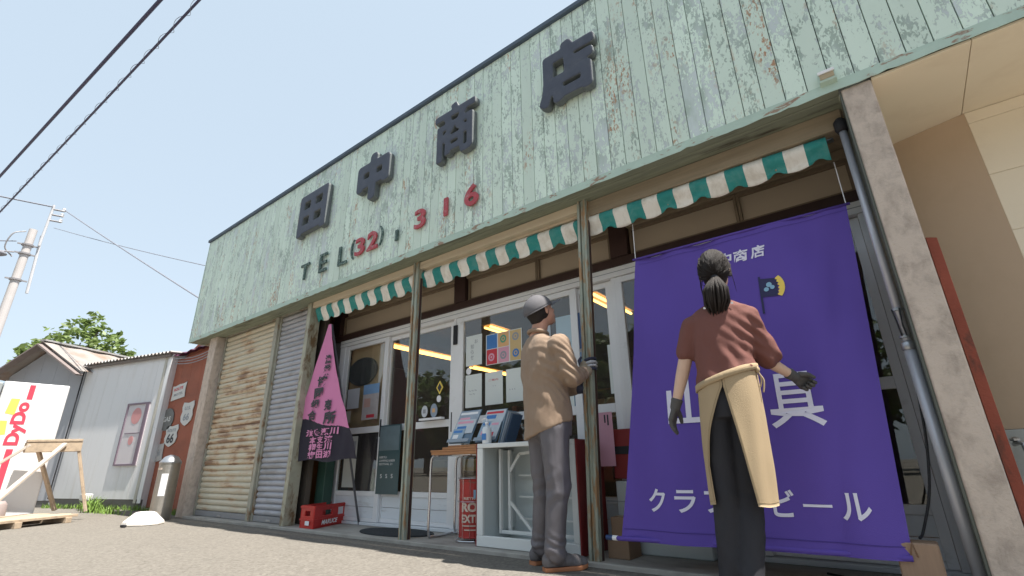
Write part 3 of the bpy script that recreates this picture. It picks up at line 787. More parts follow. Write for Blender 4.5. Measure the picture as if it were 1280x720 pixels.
for j in range(nv):
    for i in range(nu):
        a = j * (nu + 1) + i
        mb.f.append((a, a + 1, a + nu + 2, a + nu + 1)); mb.f.append((n1 + a + nu + 1, n1 + a + nu + 2, n1 + a + 1, n1 + a))
mb.mi = [0] * len(mb.f)
purple = M('purple_cloth', (0.115, 0.072, 0.36), 0.75, 0.06, 3, 0.25, 300, spec=0.25)
mb.build('cloth', purple, bn, smooth=True, recalc=False)
MB().tube([b_pt(-0.045, 0.0) + Vector((0, 0, 0.012)), b_pt(0, 0.0) + Vector((0, 0, 0.012)), b_pt(0.5, 0.0) + Vector((0, 0.004, 0.012)), b_pt(1.0, 0.0) + Vector((0, 0, 0.012))], 0.013, 10).build('bottom_rod', purple, bn, smooth=True)
MB().tube([b_pt(-0.075, 0.0) + Vector((0, 0, 0.012)), b_pt(-0.043, 0.0) + Vector((0, 0, 0.012))], 0.0145, 10).build('rod_cap', M('rod_cap_blue', (0.03, 0.06, 0.16), 0.4), bn)
MB().tube([b_pt(-0.042, 0.0) + Vector((0, 0, 0.012)), b_pt(-0.018, 0.0) + Vector((0, 0, 0.012))], 0.0143, 10).build('rod_cap', ink_white, bn)
MB().tube([b_pt(-0.015, 1.0), b_pt(0.5, 1.0), b_pt(1.015, 1.0)], 0.008, 10).build('top_rod', purple, bn, smooth=True)
for u in (0.0, 1.0):
    p = b_pt(u, 1.0); MB().tube([p, p + Vector((0, 0.02, 0.30))], 0.003, 5).build('cord', ink_white, bn)
MB().tube([b_pt(0.995, 0.01, 0.003), (-0.09, -0.125, 0.262), (-0.08, -0.123, 0.20)], 0.003, 5).build('cord', wood_brown, bn)
def b_text(body, x0, x1, z0, z1, bold, name='lettering', mat=None, shear=0):
    m_ = MB()
    add_text(m_, body, lambda a, b, c: Vector((x0 + (x1 - x0) * a, b_y(x0 + (x1 - x0) * a, z0 + (z1 - z0) * b) - 0.0035, z0 + (z1 - z0) * b)), bold, 0, shear)
    return m_.build(name, mat or M('banner_white', (0.72, 0.70, 0.82), 0.7, 0.03), bn, recalc=False)
for ch, x0 in (('田', -0.82), ('中', -0.722), ('商', -0.625), ('店', -0.525)):
    b_text(ch, x0, x0 + 0.088, 1.792, 1.878, 0.022, shear=0.1)
b_text('山', -1.13, -0.88, 0.80, 1.085, 0.012)
b_text('具', -0.565, -0.305, 0.765, 1.055, 0.008)
for z_, wv_ in ((0.235, 0.0035), (1.962, 0.0025)):
    m_ = MB(); N_ = 60
    for i in range(N_):
        xa = -1.455 + (1.34 if z_ < 1 else 1.29) * i / N_ + (0 if z_ < 1 else 0.19); xb = xa + (1.34 if z_ < 1 else 1.29) / N_
        m_.add([(xa, b_y(xa, z_) - 0.003, z_), (xb, b_y(xb, z_) - 0.003, z_), (xb, b_y(xb, z_ + wv_) - 0.003, z_ + wv_), (xa, b_y(xa, z_ + wv_) - 0.003, z_ + wv_)], [(0, 1, 2, 3)])
    m_.build('hem_seam', M('purple_thread', (0.06, 0.035, 0.22), 0.8), bn, recalc=False)
for ch, x0, x1, z0, z1 in (('ク', -1.29, -1.18, 0.335, 0.46), ('ラ', -1.125, -1.01, 0.338, 0.455), ('フ', -0.965, -0.86, 0.34, 0.45), ('ト', -0.79, -0.72, 0.335, 0.46), ('ビ', -0.625, -0.52, 0.335, 0.462), ('ー', -0.485, -0.36, 0.385, 0.398), ('ル', -0.325, -0.205, 0.333, 0.452)):
    b_text(ch, x0, x1, z0, z1, 0.018)
def b_poly(pts, mat, name='print', o=0.004):
    m_ = MB(); m_.add([Vector((x, b_y(x, z) - o, z)) for x, z in pts], [tuple(range(len(pts)))])
    return m_.build(name, mat, bn, recalc=False)
navy = M('print_navy', (0.03, 0.03, 0.09), 0.7, 0.1)
sky_b = M('print_sky', (0.25, 0.45, 0.60), 0.7, 0.1)
b_poly([(-0.512, 1.42), (-0.500, 1.42), (-0.494, 1.66), (-0.505, 1.66)], navy)
b_poly([(-0.50, 1.525), (-0.412, 1.515), (-0.405, 1.628), (-0.495, 1.645)], navy)
for cx_, cz_, r_ in ((-0.452, 1.595, 0.016), (-0.470, 1.568, 0.014), (-0.436, 1.575, 0.013)):
    b_poly([(cx_ + r_ * cos(t * pi / 5), cz_ + r_ * sin(t * pi / 5)) for t in range(10)], sky_b, o=0.0085)
cres = []
for i in range(13):
    t = -0.9 + 1.8 * i / 12
    cres.append((-0.435 + 0.066 * cos(t), 1.575 + 0.085 * sin(t)))
inn = []
for i in range(13):
    t = 0.85 - 1.7 * i / 12
    inn.append((-0.440 + (0.038 + 0.005 * cos(i * pi)) * cos(t), 1.575 + 0.075 * sin(t)))
mb = MB(); n_ = 13
pts = cres + inn
mb.add([Vector((x_, b_y(x_, z_) - 0.005, z_)) for x_, z_ in pts], [(i, i + 1, 25 - i - 1, 25 - i) for i in range(12)])
mb.build('print', ink_yellow, bn, recalc=False)

# ------------------------------------------------------------------ pink fishing flag
fl = thing('nobori_flag', 'pink and black vertical banner of the fishing cooperative drooping beside the grey shutter', 'flag', (-4.86, 0.5, 0.03))
fm = M('flag_pink', (0.62, 0.21, 0.40), 0.75, 0.05, 4, 0.15, 200)
fb_ = M('flag_black', (0.02, 0.016, 0.03), 0.75, 0.1, 4, 0.15, 200)
OUT = [(0.0, -5.195, -5.140), (0.12, -5.26, -5.09), (0.25, -5.33, -5.02), (0.40, -5.42, -4.92), (0.56, -5.535, -4.80), (0.68, -5.56, -4.68), (0.78, -5.54, -4.60), (0.9, -5.50, -4.46), (1.0, -5.47, -4.40)]
def f_edge(t):
    for a, b in zip(OUT, OUT[1:]):
        if a[0] <= t <= b[0]:
            k = (t - a[0]) / (b[0] - a[0]); return a[1] + (b[1] - a[1]) * k, a[2] + (b[2] - a[2]) * k
    return OUT[-1][1:]
def f_y(x, z):
    t = (2.235 - z) / 1.55
    return 0.05 + 0.010 * sin(x * 10 + z * 4.5) * min(1, t + .15) + 0.004 * sin(x * 31 - z * 3) * t
def f_pt(u, t, o=0):
    a, b = f_edge(t); x = a + (b - a) * u; z = 2.235 - 1.55 * t + 0.015 * sin(u * 9) * t
    return Vector((x, f_y(x, z) - o, z))
mb = MB(); nu, nv = 36, 260
for j in range(nv + 1):
    for i in range(nu + 1): mb.v.append(f_pt(i / nu, j / nv))
for j in range(nv):
    for i in range(nu):
        a = j * (nu + 1) + i; mb.f.append((a, a + nu + 1, a + nu + 2, a + 1))
        zz = 2.235 - 1.55 * (j + .5) / 260; xx = mb.v[a].x
        lim = 1.145 - (xx + 5.5) * 0.17
        mb.mi.append(1 if zz < lim else 0)
mb.build('cloth', None, fl, smooth=True, mats=[fm, fb_], recalc=False)
def f_text(ch, xc, zc, w, h, mat, bold=0.02, sl=0.0):
    m_ = MB(); c_, s_ = cos(sl), sin(sl)
    def f(a, b, c):
        dx = (a - .5) * w; dz = (b - .5) * h; x = xc + dx * c_ - dz * s_; z = zc + dx * s_ + dz * c_
        return Vector((x, f_y(x, z) - 0.013, z))
    add_text(m_, ch, f, bold); m_.build('lettering', mat, fl, recalc=False)
for ch, x_, z_, w_, h_ in (('漁', -5.10, 1.80, 0.12, 0.11), ('業', -5.105, 1.675, 0.15, 0.12), ('協', -5.165, 1.55, 0.19, 0.12), ('同', -5.215, 1.42, 0.18, 0.12), ('組', -5.26, 1.295, 0.19, 0.12), ('合', -5.31, 1.18, 0.19, 0.11), ('売', -5.00, 1.27, 0.12, 0.12), ('所', -4.94, 1.13, 0.21, 0.14)):
    f_text(ch, x_, z_, w_, h_, ink, 0.045, 0.0)
ipk = M('flag_print_pink', (0.65, 0.25, 0.45), 0.7)
for row, z_ in (('渡良瀬川', 0.985), ('本支流', 0.905), ('桐生川', 0.83), ('梅田湖', 0.75)):
    n_ = len(row)
    for i, ch in enumerate(row):
        f_text(ch, -5.22 + (i - (n_ - 1) / 2) * 0.16 * (4 / n_ if n_ == 4 else 1.0) + 0.15, z_, 0.15, 0.075, ipk, 0.035, 0.0)
MB().tube([(-5.195, 0.095, 2.25), (-4.89, 0.50, 0.032)], 0.012, 8).build('pole', M('flag_pole_dark', (0.13, 0.13, 0.145), 0.4), fl, smooth=True)
bx('clip', ink_white, fl, -5.00, -4.93, 0.30, 0.335, 0.93, 0.955, 0.004)

# ------------------------------------------------------------------ red crate
cr = thing('crate', 'red plastic bottle crate with white lettering left of the doormat', 'crate', (-5.1, 0.35, 0.028))
cred = M('crate_red', (0.50, 0.022, 0.018), 0.4, 0.1, 5, 0.05)
A0 = Vector((-4.975, -0.01 + 0.02, 0.029)); ux = Vector((-0.285, 0.0, 0)); dl = Vector((-0.30, 0.64, 0)).normalized()
ex_ = Vector((-1, 0.02, 0)).normalized(); Lx = 0.27; Ly = 0.66
def panel(o, ax, L, H, nrm, holes, name='side_panel'):
    # wall of height H from o along ax with rectangular openings (u0,u1,v0,v1)
    m_ = MB(); us = sorted({0, L, *[h[0] for h in holes], *[h[1] for h in holes]}); vs = sorted({0, H, *[h[2] for h in holes], *[h[3] for h in holes]})
    for a, b in zip(us, us[1:]):
        for c, d in zip(vs, vs[1:]):
            if any(a >= h[0] - 1e-6 and b <= h[1] + 1e-6 and c >= h[2] - 1e-6 and d <= h[3] + 1e-6 for h in holes): continue
            P = [o + ax * a + Vector((0, 0, c)), o + ax * b + Vector((0, 0, c)), o + ax * b + Vector((0, 0, d)), o + ax * a + Vector((0, 0, d))]
            m_.prism(P, nrm * 0.012)
    return m_.build(name, cred, cr)
H_ = 0.215
holes_l = [(0.14, 0.32, 0.115, 0.165), (0.44, 0.56, 0.10, 0.175)]
nl = Vector((-dl.y, dl.x, 0))
if nl.x > 0: nl = -nl
panel(A0, dl, Ly, H_, nl, holes_l)
panel(A0 + ex_ * Lx, dl, Ly, H_, -nl, holes_l)
nn = Vector((0, 1, 0))
panel(A0 + Vector((-0.014, 0.0, 0)), ex_, Lx - 0.03, H_, nn, [(0.07, 0.17, 0.115, 0.165)])
panel(A0 + dl * Ly + Vector((-0.014, -0.012, 0)), ex_, Lx - 0.03, H_, nn, [(0.07, 0.17, 0.115, 0.165)])
for zz in (0.2, 0.08):
    m_ = MB(); 
    m_.beam(A0 + Vector((0.004, -0.003, zz)), A0 + dl * Ly + Vector((0.004, 0, zz)), 0.012, 0.016); m_.build('rim', cred, cr)
    m_ = MB(); m_.beam(A0 + Vector((0.004, -0.004, zz)), A0 + ex_ * Lx + Vector((0, -0.004, zz)), 0.012, 0.016); m_.build('rim', cred, cr)
m_ = MB(); P0_ = [A0 + Vector((0, 0, 0.002)), A0 + dl * Ly, A0 + dl * Ly + ex_ * Lx, A0 + ex_ * Lx]
m_.prism([p + Vector((0, 0, 0.004)) for p in P0_], (0, 0, 0.01)); m_.build('bottom', cred, cr)
m_ = MB()
add_text(m_, 'MARUCE', lambda a, b, c: A0 + dl * (0.12 + 0.30 * a) - nl * 0.0125 + Vector((0, 0, 0.028 + 0.045 * b)), 0.03, 0, 0.25); m_.build('lettering', ink_white, cr, recalc=False)
m_ = MB(); m_.add([A0 + ex_ * 0.07 + Vector((0, -0.0125, 0.03)), A0 + ex_ * 0.15 + Vector((0, -0.0125, 0.03)), A0 + ex_ * 0.15 + Vector((0, -0.0125, 0.07)), A0 + ex_ * 0.07 + Vector((0, -0.0125, 0.07))], [(0, 1, 2, 3)]); m_.build('sticker', ink_white, cr, recalc=False)

tag(MB().tube([(-5.60, 0.25, 0.03), (-5.55, 0.24, 0.9)], [0.045, 0.035], 10).build('wooden_stake', M('stake_wood', (0.38, 0.23, 0.12), 0.7, 0.25, 4, 0.3, stretch=(8, 8, 1)), smooth=True), 'round wooden stake standing behind the red crate', 'stake')
gb = thing('gas_box', 'grey green cabinet in the shadow between the shutter and the door frame', 'cabinet', (-5.68, 0.4, 0.03))
bx('body', M('dull_green', (0.04, 0.09, 0.07), 0.5), gb, -5.59, -5.42, 0.36, 0.48, 0.03, 0.85, 0.006)
bx('lid', M('dull_green_lid', (0.06, 0.11, 0.09), 0.5), gb, -5.60, -5.41, 0.35, 0.49, 0.852, 0.875, 0.004)

# ------------------------------------------------------------------ doormat
mt = []
for i in range(48):
    t = 2 * pi * i / 48; mt.append((-3.98 + 0.46 * cos(t) * (1 + 0.02 * sin(5 * t)), 0.25 + 0.22 * sin(t), 0.0285))
tag(MB().prism(mt, (0, 0, 0.014)).build('doormat', M('mat_dark', (0.035, 0.04, 0.045), 0.9, 0.5, 60, 0.9, 120), bevel=0.004), 'dark oval doormat in front of the sliding doors, left of the first table', 'doormat')

# ------------------------------------------------------------------ small table with chrome legs
tb = thing('side_table', 'small slatted orange wooden table on bent chrome legs beside the white cabinet', 'table', (-3.1, 0.3, 0.03))
for i in range(5):
    y0 = 0.11 + i * 0.075
    bx('slat', wood_orange, tb, -3.40 + 0.01 * (i % 2), -2.83, y0, y0 + 0.068, 0.725, 0.742, 0.003)
bx('slat', wood_orange, tb, -3.26, -2.86, 0.12, 0.22, 0.7425, 0.762, 0.003)
bx('slat', wood_orange, tb, -3.20, -2.84, 0.13, 0.20, 0.7625, 0.776, 0.003)
bx('apron', wood_orange, tb, -3.38, -2.84, 0.105, 0.125, 0.700, 0.7235, 0.002)
def bent(P, r=0.011, name='leg'):
    MB().tube(curve_pts(P, 40), r, 10).build(name, chrome, tb, smooth=True)
for y_, dy in ((0.14, 0.27), (0.46, -0.05)):
    bent([(-3.41, y_ + dy, 0.045), (-3.41, y_ + 0.05, 0.042), (-3.415, y_, 0.07), (-3.415, y_, 0.35), (-3.415, y_, 0.62), (-3.39, y_, 0.685), (-3.32, y_, 0.697)])
    bent([(-2.83, y_ + dy, 0.045), (-2.83, y_ + 0.05, 0.042), (-2.825, y_, 0.07), (-2.825, y_, 0.35), (-2.825, y_, 0.62), (-2.85, y_, 0.685), (-2.92, y_, 0.697)])
MB().tube([(-3.3, 0.14, 0.697), (-2.93, 0.14, 0.697)], 0.011, 10).build('crossbar', chrome, tb, smooth=True)
MB().tube([(-2.825, 0.14, 0.36), (-2.825, 0.14, 0.42)], 0.017, 10).build('foot_sleeve', ink_white, tb, smooth=True)

# red drum in a wire frame
dr = thing('oil_drum', 'red drum with white lettering in a wire cage under the small table', 'drum', (-2.99, 0.22, 0.03))
dred = M('drum_red', (0.40, 0.035, 0.03), 0.4, 0.15, 6, 0.1, dirt=(0.2, 0.12, 0.08), dirt_amt=(0.6, 0.7), dscale=(6, 6, 9))
dc = (-2.985, 0.235); R_ = 0.118
MB().lathe((dc[0], dc[1], 0.06), [(R_, 0), (R_ + .003, 0.006), (R_, 0.012), (R_, 0.14), (R_ + .003, 0.145), (R_, 0.15), (R_, 0.29), (R_ + .003, 0.295), (R_, 0.30), (R_, 0.425), (R_ + .004, 0.43), (R_ + .004, 0.44), (R_ - .006, 0.44), (R_ - .008, 0.43)], 32).build('barrel', dred, dr, smooth=False)
def d_text(body, t0, t1, z0, z1, bold, mat=ink_white, name='lettering'):
    m_ = MB()
    def f(a, b, c):
        t = radians(t0 + (t1 - t0) * a); return Vector((dc[0] + (R_ + 0.004) * cos(t), dc[1] + (R_ + 0.004) * sin(t), z0 + (z1 - z0) * b))
    add_text(m_, body, f, bold); m_.build(name, mat, dr, recalc=False)
cren = M('drum_cream', (0.6, 0.5, 0.42), 0.5)
d_text('RETRO', 272, 335, 0.345, 0.365, 0.03, cren); d_text('ROM', 262, 362, 0.255, 0.325, 0.05, cren); d_text('EXTRA', 262, 362, 0.175, 0.235, 0.045, cren)
for z_, a, b in ((0.148, 265, 355), (0.118, 275, 350)):
    m_ = MB(); n_ = 12
    for i in range(n_):
        t = radians(a + (b - a) * i / n_); t2 = radians(a + (b - a) * (i + 1) / n_); q = R_ + 0.0045
        m_.add([(dc[0] + q * cos(t), dc[1] + q * sin(t), z_), (dc[0] + q * cos(t2), dc[1] + q * sin(t2), z_), (dc[0] + q * cos(t2), dc[1] + q * sin(t2), z_ + 0.009), (dc[0] + q * cos(t), dc[1] + q * sin(t), z_ + 0.009)], [(0, 1, 2, 3)])
    m_.build('print', cren, dr, recalc=False)
m_ = MB()
for i in range(5):
    t = radians(312 + 7 * i); t2 = radians(319 + 7 * i); q = R_ + 0.006
    m_.add([(dc[0] + q * cos(t), dc[1] + q * sin(t), 0.355), (dc[0] + q * cos(t2), dc[1] + q * sin(t2), 0.355), (dc[0] + q * cos(t2), dc[1] + q * sin(t2), 0.42), (dc[0] + q * cos(t), dc[1] + q * sin(t), 0.42)], [(0, 1, 2, 3)])
m_.build('sticker', sky_b, dr, recalc=False)
for i in range(12):
    t = 2 * pi * i / 12; q = R_ + 0.012
    MB().tube([(dc[0] + q * cos(t), dc[1] + q * sin(t), 0.04), (dc[0] + q * cos(t), dc[1] + q * sin(t), 0.515)], 0.0017, 5).build('cage_wire', chrome, dr)
for z_ in (0.042, 0.33, 0.51):
    q = R_ + 0.0135 + (0.012 if z_ < 0.05 else 0)
    P = [(dc[0] + q * cos(2 * pi * i / 32), dc[1] + q * sin(2 * pi * i / 32), z_) for i in range(33)]
    MB().tube(P, 0.0045 if z_ < 0.05 else 0.0022, 6, False).build('cage_ring', chrome, dr)

# ------------------------------------------------------------------ white cabinet lying open
wc = thing('display_cabinet', 'white open-fronted cabinet with dark red sides standing behind the man', 'cabinet', (-2.3, 0.2, 0.03))
wcm = M('cabinet_white', (0.70, 0.72, 0.71), 0.4, 0.04, 4, 0.03)
wci = M('cabinet_inner', (0.55, 0.60, 0.60), 0.45, 0.05, 4, 0.03)
X0, X1, Y0, Y1, Z0, Z1 = -2.772, -1.858, 0.035, 0.42, 0.031, 0.772
bx('frame_bottom', wcm, wc, X0, X1, Y0, Y0 + 0.03, Z0, Z0 + 0.075, 0.004)
bx('frame_top', wcm, wc, X0, X1, Y0, Y0 + 0.03, Z1 - 0.035, Z1, 0.004)
bx('frame_side', wcm, wc, X0, X0 + 0.06, Y0 + 0.001, Y0 + 0.03, Z0 + 0.076, Z1 - 0.036, 0.004)
bx('frame_side', wcm, wc, X1 - 0.045, X1, Y0 + 0.001, Y0 + 0.03, Z0 + 0.076, Z1 - 0.036, 0.004)
bx('side_panel', red_paint, wc, X0 - 0.012, X0 - 0.001, Y0 + 0.004, Y1, Z0, Z1, 0.002)
bx('side_panel', red_paint, wc, X1 + 0.001, X1 + 0.012, Y0 + 0.004, Y1, Z0, Z1, 0.002)
bx('top_panel', wcm, wc, X0, X1, Y0 + 0.031, Y1, Z1 - 0.02, Z1 - 0.001, 0.002)
bx('bottom_panel', wcm, wc, X0, X1, Y0 + 0.031, Y1, Z0, Z0 + 0.03, 0.002)
bx('back_panel', wci, wc, X0 + 0.001, X1 - 0.001, Y1 - 0.02, Y1 - 0.002, Z0 + 0.031, Z1 - 0.021)
bx('inner_side', wci, wc, X0 + 0.02, X0 + 0.04, Y0 + 0.031, Y1 - 0.021, Z0 + 0.031, Z1 - 0.021)
bx('inner_side', wci, wc, -2.71, -2.67, 0.24, Y1 - 0.021, Z0 + 0.10, Z1 - 0.05, 0.003)
for z_ in (0.20, 0.36, 0.52):
    bx('shelf_rail', wcm, wc, -2.58, X1 - 0.06, 0.33, 0.35, z_, z_ + 0.012, 0.002)
bx('mechanism_rail', wcm, wc, -2.62, -2.598, 0.24, 0.27, 0.13, 0.72, 0.002)
for a, b in (((-2.60, 0.25, 0.33), (-2.38, 0.25, 0.12)), ((-2.60, 0.25, 0.56), (-2.50, 0.25, 0.69)), ((-2.50, 0.25, 0.69), (-2.3, 0.25, 0.705))):
    MB().beam(a, b, 0.016, 0.022).build('hinge_arm', wcm, wc)
bx('inner_frame', wcm, wc, -2.665, -2.645, 0.18, 0.21, 0.11, 0.73, 0.003)
bx('inner_frame', wcm, wc, -2.643, X1 - 0.047, 0.18, 0.21, 0.11, 0.135, 0.003)

# red cooler + cartons right of the second post
rc = thing('cooler', 'dark red and white cooler behind the second steel post, left of the purple banner', 'cooler', (-1.4, 0.42, 0.03))
bx('upper_body', red_paint, rc, -1.72, -1.1, 0.34, 0.50, 0.50, 0.84, 0.006)
bx('trim', black_mat, rc, -1.718, -1.1, 0.335, 0.345, 0.665, 0.72, 0.002)
bx('lower_body', wci, rc, -1.72, -1.1, 0.345, 0.50, 0.03, 0.485, 0.006)
bx('vent', ink_grey, rc, -1.80, -1.2, 0.3425, 0.3445, 0.35, 0.356)
card = M('cardboard', (0.26, 0.17, 0.11), 0.8, 0.12, 6, 0.1)
def carton(x0, x1, y0, y1, z0, z1, lab):
    t = thing('carton', lab, 'carton', ((x0 + x1) / 2, (y0 + y1) / 2, z0), 'cardboard cartons behind the second post')
    bx('box', card, t, x0, x1, y0, y1, z0, z1, 0.003); bx('tape', M('tape', (0.45, 0.36, 0.22), 0.4), t, x0 + 0.01, x1 - 0.01, (y0 + y1) / 2 - 0.015, (y0 + y1) / 2 + 0.015, z1 + 0.0005, z1 + 0.002)
carton(-1.70, -1.55, 0.12, 0.30, 0.029, 0.15, 'flat cardboard carton on the slab left of the rod end of the purple banner')
carton(-1.68, -1.57, 0.15, 0.29, 0.153, 0.27, 'smaller cardboard carton stacked on the flat carton behind the second steel post')

# ------------------------------------------------------------------ brochures and bottle
def rack(x0, x1, z0, z1, y, lab, cols, fronts):
    t = thing('brochure_rack', lab, 'brochure rack', ((x0 + x1) / 2, y, z0), 'brochure racks on the table top')
    d = Vector((0.035, 0.12, z1 - z0)); L = d.length; d.normalize(); ax = Vector((1, 0, 0)); nrm = ax.cross(d); nrm.normalize()
    o = Vector((x0, y, z0))
    def pan(u0, u1, v0, v1, off, th, name, mat, par):
        P = [o + ax * u0 + d * v0 - nrm * (-off), o + ax * u1 + d * v0 + nrm * off, o + ax * u1 + d * v1 + nrm * off, o + ax * u0 + d * v1 + nrm * off]
        return MB().prism(P, nrm * th).build(name, mat, par)
    w_ = x1 - x0
    bk = pan(0, w_, 0, L, 0, -0.004, 'back_board', M('rack_blue', (0.12, 0.19, 0.27), 0.3, 0.1), t)
    pan(0, w_, 0, 0.03, 0.03, -0.003, 'lip', M('rack_clear', (0.25, 0.3, 0.36), 0.15, 0.1), t)
    for i, (u0, u1, v0, v1, mt_) in enumerate(fronts):
        b_ = pan(w_ * u0, w_ * u1, L * v0, L * v1, 0.004 + 0.004 * i, -0.003, 'brochure', mt_, t)
        pan(w_ * (u0 + 0.05), w_ * (u1 - 0.1), L * (v1 - 0.12), L * (v1 - 0.05), 0.0046 + 0.004 * i, -0.0002, 'print', cols[i % len(cols)], b_)
        pan(w_ * (u0 + 0.1), w_ * (u0 + (u1 - u0) * 0.6), L * (v0 + 0.1), L * (v0 + 0.22), 0.0046 + 0.004 * i, -0.0002, 'print', cols[(i + 1) % len(cols)], b_)
    return t
lb = M('brochure_blue', (0.28, 0.38, 0.48), 0.25, 0.25, 9); lp = M('brochure_pale', (0.50, 0.55, 0.60), 0.25, 0.2, 9); ls = M('brochure_snow', (0.30, 0.36, 0.44), 0.25, 0.3, 14)
rack(-3.20, -2.95, 0.79, 1.075, 0.14, 'left brochure rack with blue leaflets leaning on the wooden table', [ink_white, ink_pink, ink_blue], [(0.02, 0.98, 0.55, 0.98, ls), (0.05, 0.95, 0.28, 0.70, lp), (0.03, 0.60, 0.02, 0.42, lb)])
rack(-2.89, -2.66, 0.79, 1.06, 0.14, 'right brochure rack with pink printed leaflets leaning on the white cabinet', [ink_red, ink_blue, ink_pink], [(0.02, 0.98, 0.60, 0.98, lp), (0.05, 0.55, 0.1, 0.62, lb), (0.5, 0.98, 0.05, 0.60, lp)])
for i in range(4):
    t = MB().prism([(-2.655 + 0.022 * i, 0.16, 0.775), (-2.651 + 0.022 * i, 0.16, 0.775), (-2.606 + 0.022 * i, 0.22, 1.04 - 0.012 * i), (-2.610 + 0.022 * i, 0.22, 1.04 - 0.012 * i)], (0.0, 0.14, 0))
    tag(t.build('booklet', [lb, lp, ls, M('booklet_navy', (0.05, 0.09, 0.16), 0.4)][i]), ['blue upright booklet touching the right brochure rack', 'pale upright booklet second from the right brochure rack', 'grey blue upright booklet third from the right brochure rack', 'navy upright booklet, the one nearest the man'][i], 'booklet', 'booklets standing on the white cabinet')
hb = thing('pump_bottle', 'white hand sanitiser pump bottle on the white cabinet in front of the racks', 'bottle', (-2.70, 0.07, 0.773))
MB().lathe((-2.70, 0.075, 0.773), [(0.036, 0), (0.038, 0.006), (0.038, 0.11), (0.030, 0.128), (0.013, 0.134), (0.013, 0.15)], 20).build('body', M('bottle_white', (0.72, 0.76, 0.80), 0.3, 0.03), hb, smooth=True)
MB().lathe((-2.70, 0.075, 0.923), [(0.016, 0), (0.016, 0.018), (0.005, 0.02), (0.005, 0.045)], 12).build('pump', ink_white, hb, smooth=True)
MB().tube([(-2.70, 0.075, 0.968), (-2.72, 0.07, 0.97), (-2.745, 0.065, 0.962)], 0.006, 8).build('nozzle', ink_white, hb, smooth=True)
bx('label_band', ink_blue, hb, -2.722, -2.678, 0.0365, 0.0385, 0.80, 0.85)

# ------------------------------------------------------------------ posters on the glass
YG = 0.5265
def poster(x0, x1, z0, z1, lab, y=YG, base=None, prints=(), lines=None, cat='poster', group=None):
    t = thing('poster', lab, cat, ((x0 + x1) / 2, y, z0), group)
    bx('sheet', base or paper, t, x0, x1, y - 0.0015, y, z0, z1)
    for (u0, u1, v0, v1, mt_) in prints:
        bx('print', mt_, t, x0 + (x1 - x0) * u0, x0 + (x1 - x0) * u1, y - 0.0024, y - 0.0016, z0 + (z1 - z0) * v0, z0 + (z1 - z0) * v1)
    for (s, u0, u1, v0, v1, mt_) in (lines or ()):
        m_ = MB(); wall_text(m_, s, x0 + (x1 - x0) * u0, x0 + (x1 - x0) * u1, z0 + (z1 - z0) * v0, z0 + (z1 - z0) * v1, y - 0.003)
        m_.build('lettering', mt_, t, recalc=False)
    return t
gl = ink_grey
poster(-3.37, -3.155, 1.55, 1.86, 'white notice with handwritten columns at the upper left of the middle door', lines=[('お', .55, .75, .72, .85, gl), ('知', .3, .5, .55, .70, gl), ('ら', .3, .5, .38, .52, gl), ('せ', .3, .5, .2, .34, gl)])
t3 = [(0.02, 0.32, 0.52, 0.98, ink_blue), (0.02, 0.32, 0.02, 0.50, ink_red), (0.35, 0.65, 0.52, 0.98, ink_orange), (0.35, 0.65, 0.02, 0.50, ink_pink), (0.68, 0.98, 0.02, 0.98, M('print_tan', (0.62, 0.45, 0.22), 0.6))]
pp = poster(-3.10, -2.655, 1.525, 1.83, 'row of coloured pictogram posters at the top of the middle door', prints=t3)
def ring_print(par, cx_, cz_, r0, r1, mat_, y=YG - 0.0032):
    m_ = MB(); n_ = 16
    for i in range(n_):
        a = 2 * pi * i / n_; b = 2 * pi * (i + 1) / n_
        m_.add([(cx_ + r0 * cos(a), y, cz_ + r0 * sin(a)), (cx_ + r1 * cos(a), y, cz_ + r1 * sin(a)), (cx_ + r1 * cos(b), y, cz_ + r1 * sin(b)), (cx_ + r0 * cos(b), y, cz_ + r0 * sin(b))], [(0, 1, 2, 3)])
    m_.build('print', mat_, par, recalc=False)
for cx_, cz_, mt_ in ((-2.88, 1.76, ink_green), (-2.88, 1.60, ink_grey), (-2.73, 1.76, ink_grey), (-2.73, 1.60, ink_blue), (-3.03, 1.60, ink_pink)):
    ring_print(pp, cx_, cz_, 0.022, 0.04, mt_); ring_print(pp, cx_, cz_, 0.0, 0.012, mt_)
tiny = [('....', .2, .8, .45, .5, gl)]
poster(-3.37, -3.155, 1.14, 1.46, 'white sheet with faint print, lower left of three on the middle door', lines=[('〜 〜 〜', .2, .7, .48, .53, gl), ('〜 〜', .25, .6, .38, .42, gl)])
poster(-3.11, -2.892, 1.145, 1.455, 'white sheet headed by a short red line, lower middle of three on the middle door', lines=[('ご案内', .2, .75, .72, .78, ink_red), ('・・', .45, .6, .55, .58, gl)])
poster(-2.852, -2.64, 1.15, 1.455, 'white sheet partly behind the man, lower right of three on the middle door', lines=[('・・・', .2, .5, .35, .40, gl)])
tag(MB().prism([(-3.33 + 0.035 * cos(2 * pi * i / 20), YG - 0.002, 1.50 + 0.035 * sin(2 * pi * i / 20)) for i in range(20)], (0, 0.0015, 0)).build('sticker', ink_white), 'small round white sticker between the two left notices on the middle door', 'sticker')
poster(-2.50, -2.33, 1.5, 1.84, 'pale sheet hidden behind the head of the man', base=lp)
poster(-2.27, -2.02, 1.53, 1.85, 'pale blue sheet left of the second steel post above the hands of the man', base=M('paper_blue', (0.45, 0.58, 0.66), 0.6, 0.05), prints=[(0.85, 1.0, 0.0, 1.0, M('paper_edge', (0.05, 0.09, 0.2), 0.5))])
poster(-2.24, -2.03, 1.30, 1.50, 'blue printed sheet below the pale one left of the second steel post', base=M('print_mid_blue', (0.16, 0.3, 0.5), 0.5, 0.2))
